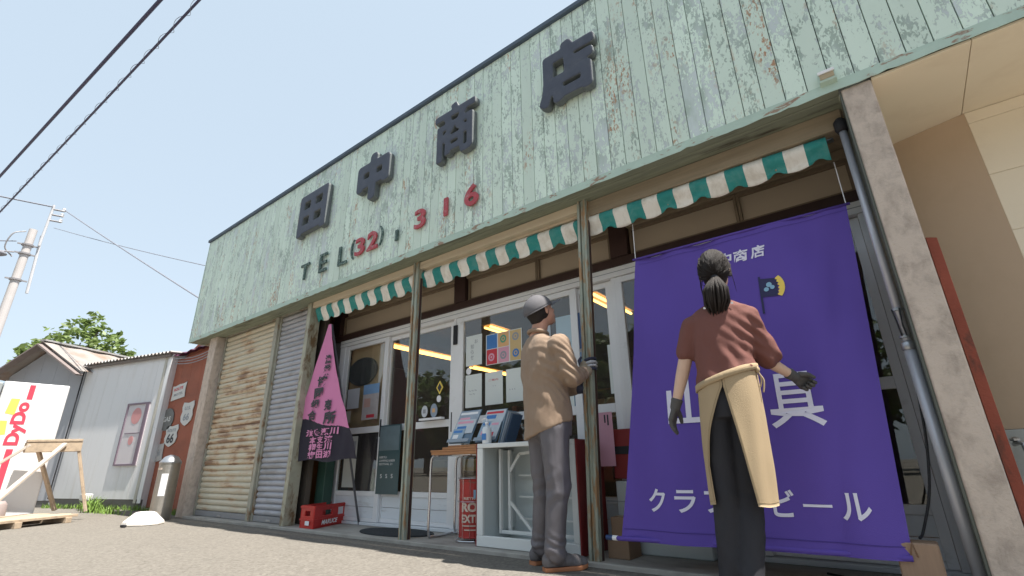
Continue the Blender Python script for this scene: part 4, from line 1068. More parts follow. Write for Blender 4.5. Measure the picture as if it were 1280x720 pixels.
poster(-2.24, -2.03, 1.00, 1.27, 'white and blue sheet at elbow height left of the second steel post', base=paper, prints=[(0.55, 1.0, 0.0, 1.0, M('print_teal_blue', (0.05, 0.14, 0.24), 0.5))])
poster(-1.80, -1.675, 1.13, 1.53, 'white sheet seen between the second steel post and the purple banner', y=YG + 0.035)
poster(-1.812, -1.69, 0.585, 0.965, 'pink printed poster below the door rail right of the second steel post', y=0.32, base=M('poster_pink', (0.62, 0.33, 0.42), 0.6, 0.15, 3), prints=[(0.45, 0.55, 0.8, 0.95, ink), (0.65, 0.75, 0.75, 0.95, ink)])
# left door
poster(-5.37, -5.13, 1.285, 1.525, 'blank white sheet on the left door, left of the picture poster', base=M('paper_cool', (0.55, 0.57, 0.58), 0.7, 0.05))
pl = poster(-5.05, -4.75, 1.135, 1.545, 'picture poster with blue sky on the left door beside the blank sheet', base=M('poster_photo', (0.50, 0.46, 0.45), 0.5, 0.35, 9), prints=[(0.0, 1.0, 0.72, 1.0, M('poster_sky', (0.22, 0.38, 0.60), 0.5, 0.3)), (0.1, 0.5, 0.35, 0.6, M('poster_skin', (0.55, 0.35, 0.3), 0.5, 0.2)), (0.3, 0.8, 0.05, 0.14, ink_red)])
poster(-5.40, -5.27, 1.12, 1.26, 'small cream card below the blank sheet on the left door', base=M('paper_cream', (0.45, 0.42, 0.35), 0.7))
poster(-5.32, -5.08, 0.40, 0.96, 'tall white leaflet in the lower glass of the left door', base=M('leaflet', (0.52, 0.54, 0.52), 0.6, 0.1), prints=[(0.1, 0.9, 0.55, 0.9, ink_grey), (0.2, 0.6, 0.62, 0.8, ink_yellow)])
tag(bx('curtain_panel', M('dark_purple_board', (0.03, 0.02, 0.04), 0.6), None, -5.45, -4.70, 0.590, 0.60, 0.36, 1.0), 'dark board closing the lower half of the left door from inside', 'board')
tag(bx('plywood_board', M('plywood', (0.62, 0.42, 0.24), 0.6, 0.15, 4, 0.1), None, -5.45, -4.70, 0.590, 0.605, 1.0, 2.05), 'tan plywood board behind the glass of the left door', 'board')
rp = thing('round_plate', 'large dark round cast plate hanging in the window of the left door', 'plate', (-5.16, 0.57, 1.55))
MB().prism([(-5.17 + 0.29 * cos(2 * pi * i / 40), 0.565, 1.735 + 0.175 * sin(2 * pi * i / 40)) for i in range(40)], (0, 0.02, 0)).build('disc', M('cast_iron', (0.05, 0.055, 0.065), 0.45, 0.3, 20, 0.5), rp, bevel=0.004)
P = [(-5.17 + 0.275 * cos(2 * pi * i / 40), 0.562, 1.735 + 0.162 * sin(2 * pi * i / 40)) for i in range(41)]
MB().tube(P, 0.009, 6, False).build('rim', M('cast_iron_rim', (0.075, 0.08, 0.09), 0.4), rp)
# standing festival board
fb2 = thing('festival_poster', 'tall dark green event poster with a landscape photo leaning on the second door', 'poster', (-4.4, 0.42, 0.3))
m_ = MB().prism([(-4.665, 0.515, 0.34), (-4.30, 0.515, 0.34), (-4.30, 0.52, 1.05), (-4.665, 0.52, 1.05)], (0, -0.006, 0)); m_.build('sheet', M('poster_green_dark', (0.055, 0.10, 0.11), 0.35, 0.2, 3), fb2)
bx('photo', M('poster_mist', (0.15, 0.20, 0.22), 0.35, 0.35, 6), fb2, -4.65, -4.315, 0.5085, 0.5089, 0.78, 1.035)
for s, z_, h_, w_ in (('KIRYU', 0.70, 0.022, 0.12), ('CAMPING & BEER', 0.665, 0.022, 0.26), ('FESTIVAL 21', 0.63, 0.022, 0.22)):
    m_ = MB(); wall_text(m_, s, -4.63, -4.63 + w_, z_, z_ + h_, 0.508); m_.build('lettering', ink_white, fb2, recalc=False)
for i in range(3):
    m_ = MB(); wall_text(m_, 'S', -4.60 + 0.09 * i, -4.57 + 0.09 * i, 0.50, 0.54, 0.508); m_.build('lettering', ink_white, fb2, recalc=False)
# little figures on the rail of the second door
for x_, lab, w_, h_, mt_ in ((-3.93, 'oval white card standing on the rail of the second door', 0.09, 0.12, M('fig_white', (0.6, 0.62, 0.66), 0.5)), (-3.79, 'small blue and orange card on the rail of the second door', 0.10, 0.14, M('fig_blue', (0.3, 0.36, 0.45), 0.5))):
    t = thing('display_card', lab, 'card', (x_, 0.53, 1.1))
    MB().prism([(x_ + w_ / 2 * cos(2 * pi * i / 20), 0.50, 1.15 + h_ / 2 * sin(2 * pi * i / 20)) for i in range(20)], (0, 0.006, 0)).build('card', mt_, t)
    bx('face', ink_grey if x_ < -3.9 else ink_orange, t, x_ - 0.02, x_ + 0.02, 0.4975, 0.499, 1.13, 1.17)
tag(bx('ledge_book', ink_white, None, -3.99, -3.66, 0.48, 0.53, 1.058, 1.078), 'white booklet lying flat on the rail of the second door', 'booklet')
t = thing('amulet', 'small diamond-shaped gold amulet on the second door beside the mullion', 'amulet', (-3.73, 0.52, 1.32))
MB().prism([(-3.73, 0.515, 1.31), (-3.68, 0.515, 1.38), (-3.73, 0.515, 1.45), (-3.78, 0.515, 1.38)], (0, 0.006, 0)).build('diamond', ink_yellow, t)
MB().prism([(-3.73, 0.5125, 1.335), (-3.70, 0.5125, 1.38), (-3.73, 0.5125, 1.425), (-3.76, 0.5125, 1.38)], (0, 0.002, 0)).build('centre', ink, t)
MB().prism([(-3.735 + 0.03 * cos(2 * pi * i / 14), 0.512, 1.265 + 0.035 * sin(2 * pi * i / 14)) for i in range(14)], (0, 0.008, 0)).build('tag', ink_white, t)

# ------------------------------------------------------------------ left side: lane wall, sheds
lw = thing('brown_wall', 'reddish brown wall hung with metal signs between the shop and the grey shed', 'wall', (-9.5, 0.35, 0))
brn = M('red_brown_wall', (0.33, 0.105, 0.062), 0.75, 0.12, 3, 0.15, dirt=(0.22, 0.08, 0.05), dirt_amt=(0.5, 0.8), dscale=(1.5, 1.5, 3))
k_ = 0; xx = -11.3
while xx < -8.45:
    bx('panel', brn, lw, xx, xx + 0.447, 0.30, 0.35, 0.02, 2.62 if xx > -10.9 else 2.55, 0.002); xx += 0.45
cr_m = M('maroon_sheet', (0.11, 0.025, 0.06), 0.5, 0.2)
m_ = MB(); R = []
for i in range(25):
    x_ = -10.75 + 0.095 * i; R.append([(x_, 0.20, 2.66 + 0.018 * sin(i * 1.6)), (x_, 1.6, 3.12 + 0.018 * sin(i * 1.6)), (x_, 1.6, 3.13 + 0.018 * sin(i * 1.6)), (x_, 0.20, 2.67 + 0.018 * sin(i * 1.6))])
m_.rings(R); m_.build('roof_sheet', cr_m, lw)
m_ = MB().prism([(-10.72, 0.36, 2.6), (-8.45, 0.36, 2.6), (-8.45, 0.36, 3.3), (-9.6, 0.36, 3.0)], (0, 0.05, 0)); m_.build('upper_gable', brn, lw)
for i in range(3):
    P = [(-10.6 + 1.1 * i / 3 * 0 + t * 0.26, 0.22, 2.52 + 0.05 * i - 0.10 * sin(pi * t / 8)) for t in range(9)]
    tag(MB().tube(P, 0.007, 5).build('sagging_cable', ink_grey), ['lowest pale cable sagging across the top of the brown wall', 'middle pale cable sagging across the top of the brown wall', 'upper pale cable sagging across the top of the brown wall'][i], 'cable', 'cables over the brown wall')
sw = M('sign_white', (0.62, 0.62, 0.60), 0.5, 0.06, 9)
YS = 0.292
def shield(cx_, cz_, w_, h_, lab, lines, tilt=0.0, shape='shield', mt_=sw):
    t = thing('metal_sign', lab, 'sign', (cx_, YS, cz_), 'metal signs on the brown wall')
    if shape == 'shield':
        S_ = [(-.42, .5), (0, .44), (.42, .5), (.5, .3), (.42, .1), (.5, -.1), (.42, -.32), (.2, -.45), (0, -.52), (-.2, -.45), (-.42, -.32), (-.5, -.1), (-.42, .1), (-.5, .3)]
    elif shape == 'round':
        S_ = [(.5 * cos(2 * pi * i / 28), .5 * sin(2 * pi * i / 28)) for i in range(28)]
    else: S_ = [(-.5, .5), (-.3, .45), (0, .5), (.3, .45), (.5, .5), (.46, 0), (.5, -.5), (-.5, -.5), (-.46, 0)]
    c_, s_ = cos(tilt), sin(tilt)
    def q(a, b, y): return (cx_ + (a * w_ * c_ - b * h_ * s_), y, cz_ + (a * w_ * s_ + b * h_ * c_))
    MB().prism([q(a, b, YS) for a, b in S_], (0, -0.01, 0)).build('plate', mt_, t)
    for (st, a0, a1, b0, b1, mat_) in lines:
        m_ = MB(); add_text(m_, st, lambda a, b, c: Vector(q(a0 + (a1 - a0) * a, b0 + (b1 - b0) * b, YS - 0.012)), 0.03); m_.build('lettering', mat_, t, recalc=False)
    return t
shield(-10.30, 1.975, 0.62, 0.27, 'white wavy-edged plate, highest sign on the brown wall', [('ROUTE', -.35, .3, .1, .3, ink_red), ('MOTEL', -.3, .35, -.25, -.08, gl)], 0.05, 'plate')
shield(-10.58, 1.50, 0.60, 0.40, 'grey round cast sign on the left of the brown wall', [('GAS', -.3, .3, -.1, .12, sw)], 0, 'round', M('sign_grey', (0.16, 0.16, 0.155), 0.5, 0.6, 14))
shield(-9.70, 1.545, 0.50, 0.40, 'white shield sign with small lettering beside the corner pillar', [('U.S.', -.25, .25, .15, .3, gl), ('66', -.25, .25, -.3, 0.0, gl)], 0)
shield(-10.22, 1.20, 0.56, 0.36, 'white highway shield with large 66 low on the brown wall', [('ROUTE', -.35, .35, .18, .32, gl), ('66', -.28, .28, -.35, .1, ink)], 0)
shield(-10.62, 0.93, 0.36, 0.30, 'pale torn square plate just left of the steel bin', [('66', -.2, .2, -.2, .2, gl)], 0.1, 'plate', M('sign_pale', (0.45, 0.43, 0.42), 0.5, 0.3, 12))
shield(-10.90, 0.47, 0.30, 0.28, 'small blue and white plate, lowest sign on the brown wall', [('P', -.2, .2, -.3, .3, ink_white)], 0.08, 'plate', M('sign_blue', (0.16, 0.27, 0.34), 0.5, 0.4, 9))

shed = thing('grey_shed', 'pale grey sheet-clad shed wall with rib edge along its roof, left of the brown wall', 'shed', (-12, 0, 0))
gsh = M('grey_cladding', (0.74, 0.74, 0.75), 0.5, 0.04, 1.2, 0.03, dirt=(0.62, 0.60, 0.57), dirt_amt=(0.5, 0.85), dscale=(5, 5, 0.5))
A = Vector((-10.70, 0.20, 0)); B = Vector((-13.30, -0.50, 0)); dAB = (B - A).normalized(); nAB = Vector((-dAB.y, dAB.x, 0))
if nAB.y > 0: nAB = -nAB
L_ = (B - A).length; np_ = 7
for i in range(np_):
    a = A + dAB * (L_ * i / np_ + 0.002); b = A + dAB * (L_ * (i + 1) / np_ - 0.002)
    MB().prism([a + Vector((0, 0, 0.16)), b + Vector((0, 0, 0.16)), b + Vector((0, 0, 2.72)), a + Vector((0, 0, 2.72))], -nAB * 0.03).build('wall_panel', gsh, shed)
MB().prism([A + dAB * 0.0 - nAB * 0.012, B - nAB * 0.012, B - nAB * 0.012 + Vector((0, 0, 0.158)), A - nAB * 0.012 + Vector((0, 0, 0.158))], -nAB * 0.1).build('foundation', M('foundation', (0.16, 0.15, 0.14), 0.9, 0.2, 5, 0.3), shed)
MB().prism([A + nAB * 0.012 + Vector((0, 0, 0.1)), A + nAB * 0.012 + dAB * 0.09 + Vector((0, 0, 0.1)), A + nAB * 0.012 + dAB * 0.09 + Vector((0, 0, 2.7)), A + nAB * 0.012 + Vector((0, 0, 2.7))], -nAB * 0.011).build('corner_trim', white_alu, shed)
MB().prism([A + nAB * 0.008 + dAB * 0.13 + Vector((0, 0, 0.1)), A + nAB * 0.008 + dAB * 0.20 + Vector((0, 0, 0.1)), A + nAB * 0.008 + dAB * 0.20 + Vector((0, 0, 2.7)), A + nAB * 0.008 + dAB * 0.13 + Vector((0, 0, 2.7))], -nAB * 0.007).build('corner_trim', M('trim_cream', (0.5, 0.48, 0.42), 0.5), shed)
MB().prism([A - dAB * 0.001 - nAB * 0.03, A - nAB * 3.0 - dAB * 0.001, A - nAB * 3.0 + Vector((0, 0, 2.9)), A - nAB * 0.03 + Vector((0, 0, 2.7))], dAB * 0.03).build('side_wall', gsh, shed)
def corr_roof(par, P0, P1, back, rise, mat_, n, amp=0.014, th=0.008):
    P0 = Vector(P0); P1 = Vector(P1); R = []
    for i in range(n * 6 + 1):
        p = P0 + (P1 - P0) * i / (n * 6); o = Vector((0, 0, amp * sin(2 * pi * i / 6)))
        q = p + back + Vector((0, 0, rise))
        R.append([p + o, q + o, q + o + Vector((0, 0, th)), p + o + Vector((0, 0, th))])
    return MB().rings(R).build('roof', mat_, par, smooth=False)
rust_roof = M('rusty_corrugated', (0.28, 0.25, 0.23), 0.6, 0.25, 3, 0.1, dirt=(0.26, 0.15, 0.10), dirt_amt=(0.48, 0.66), dscale=(2, 2, 2))
grey_roof = M('grey_corrugated', (0.34, 0.33, 0.32), 0.55, 0.2, 3, 0.1, dirt=(0.25, 0.15, 0.1), dirt_amt=(0.5, 0.7), dscale=(2, 2, 2))
corr_roof(shed, A + nAB * 0.10 - dAB * 0.05 + Vector((0, 0, 2.735)), B + nAB * 0.10 + dAB * 0.02 + Vector((0, 0, 2.735)), -nAB * 2.6, 0.25, grey_roof, 26, 0.02)
MB().prism([A + nAB * 0.06 + Vector((0, 0, 2.66)), B + nAB * 0.06 + Vector((0, 0, 2.66)), B + nAB * 0.06 + Vector((0, 0, 2.71)), A + nAB * 0.06 + Vector((0, 0, 2.71))], -nAB * 0.04).build('eave_board', M('eave_wood', (0.2, 0.17, 0.15), 0.8), shed)
# gabled shed
gs = thing('gabled_shed', 'dark grey gabled shed with a rusty corrugated roof behind the vending machine', 'shed', (-14.2, -0.9, 0))
G0 = Vector((-13.31, -0.50, 0)); G1 = Vector((-15.3, -1.4, 0)); dG = (G1 - G0).normalized(); nG = Vector((dG.y, -dG.x, 0))
if nG.y > 0: nG = -nG
LG = (G1 - G0).length; apex = 3.22; ev = 2.62
gsd = M('dark_grey_cladding', (0.38, 0.39, 0.42), 0.55, 0.05, 1.5, 0.03)
for i in range(5):
    u0 = i / 5; u1 = (i + 1) / 5 - 0.002
    def h(u): return ev + (apex - ev) * (1 - abs(u - 0.5) * 2)
    pts = [G0 + dG * LG * u0 + Vector((0, 0, 0.12)), G0 + dG * LG * u1 + Vector((0, 0, 0.12)), G0 + dG * LG * u1 + Vector((0, 0, h(u1)))]
    if u0 < 0.5 < u1: pts.append(G0 + dG * LG * 0.5 + Vector((0, 0, apex)))
    pts.append(G0 + dG * LG * u0 + Vector((0, 0, h(u0))))
    MB().prism(pts, -nG * 0.03).build('wall_panel', gsd, gs)
MB().prism([G0 - nG * 0.01, G1 - nG * 0.01, G1 - nG * 0.01 + Vector((0, 0, 0.118)), G0 - nG * 0.01 + Vector((0, 0, 0.118))], -nG * 0.1).build('foundation', M('foundation', (0.16, 0.15, 0.14)), gs)
ov = 0.28
mid = G0 + dG * LG * 0.5
for sgn in (-1, 1):
    top_ = mid + nG * ov + Vector((0, 0, apex + 0.06)); e_ = mid + dG * sgn * (LG / 2 + 0.22) + nG * ov + Vector((0, 0, ev - 0.06))
    R = []; n_ = 40
    for i in range(n_ + 1):
        o = Vector((0, 0, 0.015 * sin(i * 1.5))); off = -nG * (6.0 * i / n_)
        R.append([top_ + off + o, e_ + off + o, e_ + off + o + Vector((0, 0, 0.008)), top_ + off + o + Vector((0, 0, 0.008))])
    MB().rings(R).build('roof', rust_roof, gs)
    MB().beam(top_ + Vector((0, 0, -0.075)) + nG * 0.012, e_ + Vector((0, 0, -0.075)) + nG * 0.012, 0.03, 0.14, nG).build('barge_board', M('barge_wood', (0.22, 0.18, 0.17), 0.8, 0.2), gs)
    MB().prism([G0 if sgn < 0 else G1, (G0 if sgn < 0 else G1) - nG * 5.5, (G0 if sgn < 0 else G1) - nG * 5.5 + Vector((0, 0, ev)), (G0 if sgn < 0 else G1) + Vector((0, 0, ev))], dG * (0.03 * -sgn)).build('side_wall', gsd, gs)
MB().beam(mid + nG * ov + Vector((0, 0, apex + 0.09)), mid - nG * 5.7 + Vector((0, 0, apex + 0.09)), 0.16, 0.035).build('ridge_cap', grey_roof, gs)
MB().tube([B + nAB * 0.05 + Vector((0, 0, 2.66)), B + nAB * 0.05 + Vector((0.02, 0, 1.4)), B + nAB * 0.05 + Vector((0, 0, 0.15))], 0.012, 6).build('drain_cable', black_mat, shed)
# framed notice on the shed
fn = thing('framed_notice', 'tall narrow framed notice with faded red emblems on the pale grey shed wall', 'notice', tuple(A + dAB * 0.9 + nAB * 0.03 + Vector((0, 0, 0.7))))
def onwall(u, z, o): return A + dAB * u + nAB * o + Vector((0, 0, z))
U0, U1, Z0_, Z1_ = 0.34, 0.98, 0.72, 1.84
def wq(u0, u1, z0, z1, o0, th, name, mt_, par): MB().prism([onwall(u0, z0, o0), onwall(u1, z0, o0), onwall(u1, z1, o0), onwall(u0, z1, o0)], nAB * th).build(name, mt_, par)
wq(U0, U1, Z0_, Z1_, 0.004, 0.012, 'board', M('notice_white', (0.62, 0.58, 0.60), 0.4, 0.05), fn)
frm = M('notice_frame', (0.20, 0.15, 0.19), 0.5)
wq(U0, U0 + 0.09, Z0_, Z1_, 0.017, 0.015, 'frame', frm, fn); wq(U1 - 0.035, U1, Z0_, Z1_, 0.017, 0.015, 'frame', frm, fn)
wq(U0 + 0.091, U1 - 0.036, Z0_, Z0_ + 0.03, 0.017, 0.015, 'frame', frm, fn); wq(U0 + 0.091, U1 - 0.036, Z1_ - 0.03, Z1_, 0.017, 0.015, 'frame', frm, fn)
wq(U0 + 0.091, U1 - 0.1, 1.28, 1.295, 0.017, 0.004, 'print', frm, fn)
pk = M('faded_red', (0.62, 0.30, 0.30), 0.6, 0.2, 14)
for (u, z, ru, rz) in ((0.66, 1.60, 0.14, 0.15), (0.66, 1.16, 0.07, 0.08)):
    MB().prism([onwall(u + ru * cos(2 * pi * i / 20), z + rz * sin(2 * pi * i / 20), 0.0165) for i in range(20)], nAB * 0.002).build('print', pk, fn)

# vending machine
vm = thing('vending_machine', 'white drink vending machine seen from its lettered side behind the wooden trestle', 'vending machine', (-9.9, -1.7, 0))
va = Vector((-9.70, -1.335, 0)); vb = Vector((-9.72, -2.03, 0)); dv = (vb - va).normalized(); nv_ = Vector((-dv.y, dv.x, 0))
if nv_.x < 0: nv_ = -nv_
vw = M('vending_white', (0.74, 0.74, 0.74), 0.35, 0.02, 3, 0.0)
MB().prism([va, vb, vb + Vector((0, 0, 1.83)), va + Vector((0, 0, 1.83))], -nv_ * 1.0).build('body', vw, vm, bevel=0.01)
bx('top_cap', M('vending_grey', (0.32, 0.34, 0.34), 0.5), vm, -10.72, -9.69, -2.50, -2.045, 0.02, 1.80, 0.01)
def vq(body, u0, u1, z0, z1, mt_, bold=0.02, name='lettering'):
    # text rotated to read upward: text x -> z, text y -> toward va->vb reversed
    m_ = MB(); add_text(m_, body, lambda a, b, c: va + dv * (u0 + (u1 - u0) * b) + Vector((0, 0, z0 + (z1 - z0) * a)) + nv_ * 0.004, bold); m_.build(name, mt_, vm, recalc=False)
def vr(u0, u1, z0, z1, mt_, name='print', o=0.003):
    m_ = MB(); m_.add([va + dv * u + Vector((0, 0, z)) + nv_ * o for u, z in ((u0, z0), (u1, z0), (u1, z1), (u0, z1))], [(0, 1, 2, 3)]); m_.build(name, mt_, vm, recalc=False)
vred = M('vending_red', (0.72, 0.06, 0.10), 0.45)
vq('DyDo', 0.33, 0.52, 0.98, 1.56, vred, 0.045)
vr(0.37, 0.43, 1.60, 1.80, vred); vr(0.40, 0.47, 0.02, 0.93, vred)
m_ = MB(); m_.add([va + dv * u + Vector((0, 0, z)) + nv_ * 0.0028 for u, z in ((0.50, 1.38), (0.60, 1.40), (0.58, 1.60), (0.49, 1.60))], [(0, 1, 2, 3)]); m_.build('print', ink_yellow, vm, recalc=False)
m_ = MB(); m_.add([va + dv * u + Vector((0, 0, z)) + nv_ * 0.0028 for u, z in ((0.53, 1.12), (0.64, 1.10), (0.62, 1.30), (0.55, 1.30))], [(0, 1, 2, 3)]); m_.build('print', ink_yellow, vm, recalc=False)
ls_ = thing('slate_sheet', 'grey green corrugated sheet leaning left of the vending machine', 'sheet', (-10.2, -2.9, 0))
m_ = MB(); R = []
for i in range(19):
    y_ = -2.56 - 0.06 * i; R.append([(-10.0 + 0.02 * sin(i * 2), y_, 0), (-10.6 + 0.02 * sin(i * 2), y_, 1.85 - 0.03 * i), (-10.61 + 0.02 * sin(i * 2), y_, 1.85 - 0.03 * i), (-10.01 + 0.02 * sin(i * 2), y_, 0)])
m_.rings(R).build('sheet', M('sheet_green', (0.24, 0.27, 0.25), 0.6, 0.2), ls_)

# wooden trestle and platform
tr_ = thing('trestle', 'weathered wooden trestle standing on low planks before the vending machine', 'trestle', (-9.4, -1.35, 0))
T1 = Vector((-9.47, -1.66, 1.03)); T2 = Vector((-9.42, -1.08, 1.05))
MB().beam(T1, T2, 0.16, 0.035).build('top_plank', wood_pale, tr_, bevel=0.004)
MB().beam(T1 + Vector((0.06, 0, -0.085)), T2 + Vector((0.06, 0, -0.085)), 0.025, 0.13).build('side_plank', wood_pale, tr_, bevel=0.004)
MB().beam(T1 + Vector((-0.06, 0, -0.085)), T2 + Vector((-0.06, 0, -0.085)), 0.025, 0.13).build('side_plank', wood_pale, tr_, bevel=0.004)
wood_w = M('bleached_wood', (0.52, 0.46, 0.40), 0.8, 0.15, 4, 0.2)
for a, b, mt_ in ((( -9.40, -1.12, 1.0), (-9.30, -0.86, 0.10), wood_pale), ((-9.50, -1.55, 1.0), (-9.70, -1.12, 0.12), wood_pale), ((-9.36, -1.27, 1.0), (-8.75, -2.02, 0.10), wood_w), ((-9.42, -1.62, 0.98), (-9.55, -2.25, 0.35), wood_w)):
    MB().beam(a, b, 0.058, 0.035).build('leg', mt_, tr_, bevel=0.004)
pf = thing('plank_platform', 'low platform of weathered planks under the trestle', 'platform', (-9.0, -1.6, 0))
pa = Vector((-8.95, -0.98, 0)); pb = Vector((-8.15, -2.30, 0)); dp_ = (pb - pa); Lp = dp_.length; dp_.normalize(); np2 = Vector((-dp_.y, dp_.x, 0))
if np2.x > 0: np2 = -np2
for i in range(5):
    c = pa + np2 * (0.08 + 0.16 * i) + dp_ * Lp / 2 + Vector((rnd.uniform(-.01, .01), rnd.uniform(-.03, .03), 0.085 + rnd.uniform(-.004, .004)))
    m_ = MB(); m_.obox(c, dp_, np2, (0, 0, 1), Lp / 2, 0.073, 0.016); m_.build('plank', wood_pale, pf, bevel=0.003)
for u in (0.1, 0.5, 0.9):
    m_ = MB(); m_.obox(pa + dp_ * Lp * u + np2 * 0.4 + Vector((0, 0, 0.034)), dp_, np2, (0, 0, 1), 0.04, 0.40, 0.033); m_.build('bearer', wood_pale, pf, bevel=0.003)
tag(MB().lathe((-9.5, -1.75, 0.0), [(0.10, 0), (0.11, 0.08), (0.10, 0.24), (0.07, 0.28)], 14).build('bucket', M('bucket_grey', (0.3, 0.25, 0.24), 0.6), smooth=True), 'small greyish bucket at the foot of the vending machine', 'bucket')

# bin, mound, flood light
tbn = thing('litter_bin', 'tall cylindrical steel bin with a conical lid beside the corner pillar', 'bin', (-8.14, -0.30, 0))
bst = M('bin_steel', (0.40, 0.37, 0.33), 0.3, 0.15, 6, 0.05, metal=0.75, stretch=(1, 1, 4))
bc = (-8.16, -0.32)
MB().lathe((bc[0], bc[1], 0), [(0.125, 0), (0.128, 0.02), (0.128, 0.70), (0.132, 0.705), (0.132, 0.72)], 28).build('body', bst, tbn, smooth=False)
MB().lathe((bc[0], bc[1], 0.715), [(0.135, 0), (0.135, 0.015), (0.08, 0.085), (0.02, 0.11), (0.001, 0.112)], 28).build('lid', steel, tbn, smooth=True)
m_ = MB()
for i in range(4):
    t = radians(-52 + 9 * i); t2 = t + radians(9); q = 0.130
    m_.add([(bc[0] + q * cos(t), bc[1] + q * sin(t), 0.30), (bc[0] + q * cos(t2), bc[1] + q * sin(t2), 0.30), (bc[0] + q * cos(t2), bc[1] + q * sin(t2), 0.58), (bc[0] + q * cos(t), bc[1] + q * sin(t), 0.58)], [(0, 1, 2, 3)])
m_.build('label_plate', ink_white, tbn, recalc=False)
m_ = MB()
for i in range(6):
    t = radians(-110 + 9 * i); t2 = t + radians(9); q = 0.130
    m_.add([(bc[0] + q * cos(t), bc[1] + q * sin(t), 0.63), (bc[0] + q * cos(t2), bc[1] + q * sin(t2), 0.63), (bc[0] + q * cos(t2), bc[1] + q * sin(t2), 0.655), (bc[0] + q * cos(t), bc[1] + q * sin(t), 0.655)], [(0, 1, 2, 3)])
m_.build('label_strip', cren, tbn, recalc=False)
mo = MB(); mc = Vector((-7.62, -0.66, 0)); R = []
for (sc, z) in ((1.0, 0.0), (0.97, 0.035), (0.52, 0.13), (0.42, 0.145)):
    R.append([mc + Vector((0.25 * sc * cos(t), 0.22 * sc * sin(t), z)) for t in [2 * pi * (i + .5) / 8 for i in range(8)]])
mo.rings(R)
mf_ = thing('flag_base', 'white concrete flag base on the asphalt in front of the steel bin', 'flag base', tuple(mc))
mo.build('base', M('base_white', (0.66, 0.62, 0.57), 0.8, 0.08, 5, 0.2), mf_, bevel=0.01)
bx('notch', black_mat, mf_, -7.50, -7.40, -0.925, -0.89, 0.004, 0.028)
tag(bx('black_block', black_mat, None, -8.05, -7.93, -0.45, -0.38, 0.001, 0.04, 0.004), 'small black block on the ground between the flag base and the pillar', 'block')
fl2 = thing('flood_light', 'small white flood lamp on a short stem at the foot of the shed', 'flood light', (-11.6, -0.35, 0))
MB().beam((-11.6, -0.35, 0.0), (-11.6, -0.35, 0.16), 0.02, 0.02).build('stem', ink_white, fl2)
MB().obox((-11.6, -0.36, 0.21), (1, 0, 0), (0, 1, 0), (0, 0, 1), 0.15, 0.06, 0.055).build('head', sw, fl2, bevel=0.012)

# weeds
leafg = M('weed_green', (0.16, 0.26, 0.05), 0.6, 0.4, 8, 0.0)
wd = MB()
def blade(x, y, h_, lean, a, w_):
    d = Vector((cos(a), sin(a), 0)); sd = Vector((-sin(a), cos(a), 0)) * w_
    p0 = Vector((x, y, 0.0)); p1 = p0 + Vector((0, 0, h_ * .6)) + d * lean * .3; p2 = p0 + Vector((0, 0, h_)) + d * lean
    wd.add([p0 - sd, p0 + sd, p1 + sd * .8, p1 - sd * .8, p2], [(0, 1, 2, 3), (3, 2, 4)])
for i in range(900):
    x = rnd.uniform(-13.2, -8.5); base = 0.2 + (x + 10.7) * 0.27 if x < -10.7 else 0.22
    y = base - abs(rnd.gauss(0.06, 0.07)) - 0.03
    dens = noise.noise(Vector((x * 1.7, 0, 5)))
    if dens < -0.12: continue
    blade(x, y, rnd.uniform(0.03, 0.10), rnd.uniform(0, 0.06), rnd.uniform(0, 6.28), 0.006)
for i in range(110):
    blade(-10.9 + rnd.gauss(0, 0.16), -0.42 + rnd.gauss(0, 0.05), rnd.uniform(0.10, 0.30), rnd.uniform(0.02, 0.2), rnd.uniform(0, 6.28), 0.008)
for i in range(160):
    blade(-10.5 + rnd.gauss(0, 0.5), -0.35 + rnd.gauss(0, 0.06), rnd.uniform(0.04, 0.14), rnd.uniform(0.0, 0.1), rnd.uniform(0, 6.28), 0.008)
tag(wd.build('weeds', leafg, recalc=False), 'green weeds and grass along the foot of the grey sheds', 'grass', kind='stuff')

# ------------------------------------------------------------------ trees
def leaf_mat(name, a, b):
    m, n, l, p = nodes_of(name)
    oi = n.new('ShaderNodeNewGeometry')
    v = coords(n, l)
    c = mixc(n, l, noise_n(n, l, v, 1.3, 4, 0.6), a, b)
    r_ = ramp(n, l, oi.outputs['Random Per Island'], 0.0, 1.0, (0.7, 0.7, 0.7, 1), (1.25, 1.25, 1.2, 1))
    c = mixc(n, l, 1.0, c, r_, 'MULTIPLY')
    l.new(c, p.inputs['Base Color']); p.inputs['Roughness'].default_value = 0.5
    tl = n.new('ShaderNodeBsdfTranslucent'); l.new(c, tl.inputs[0])
    mx = n.new('ShaderNodeMixShader'); mx.inputs[0].default_value = 0.35
    l.new(p.outputs[0], mx.inputs[1]); l.new(tl.outputs[0], mx.inputs[2]); l.new(mx.outputs[0], n['Material Output'].inputs['Surface'])
    return m
bark = M('bark', (0.12, 0.09, 0.07), 0.9, 0.3, 8, 0.5)
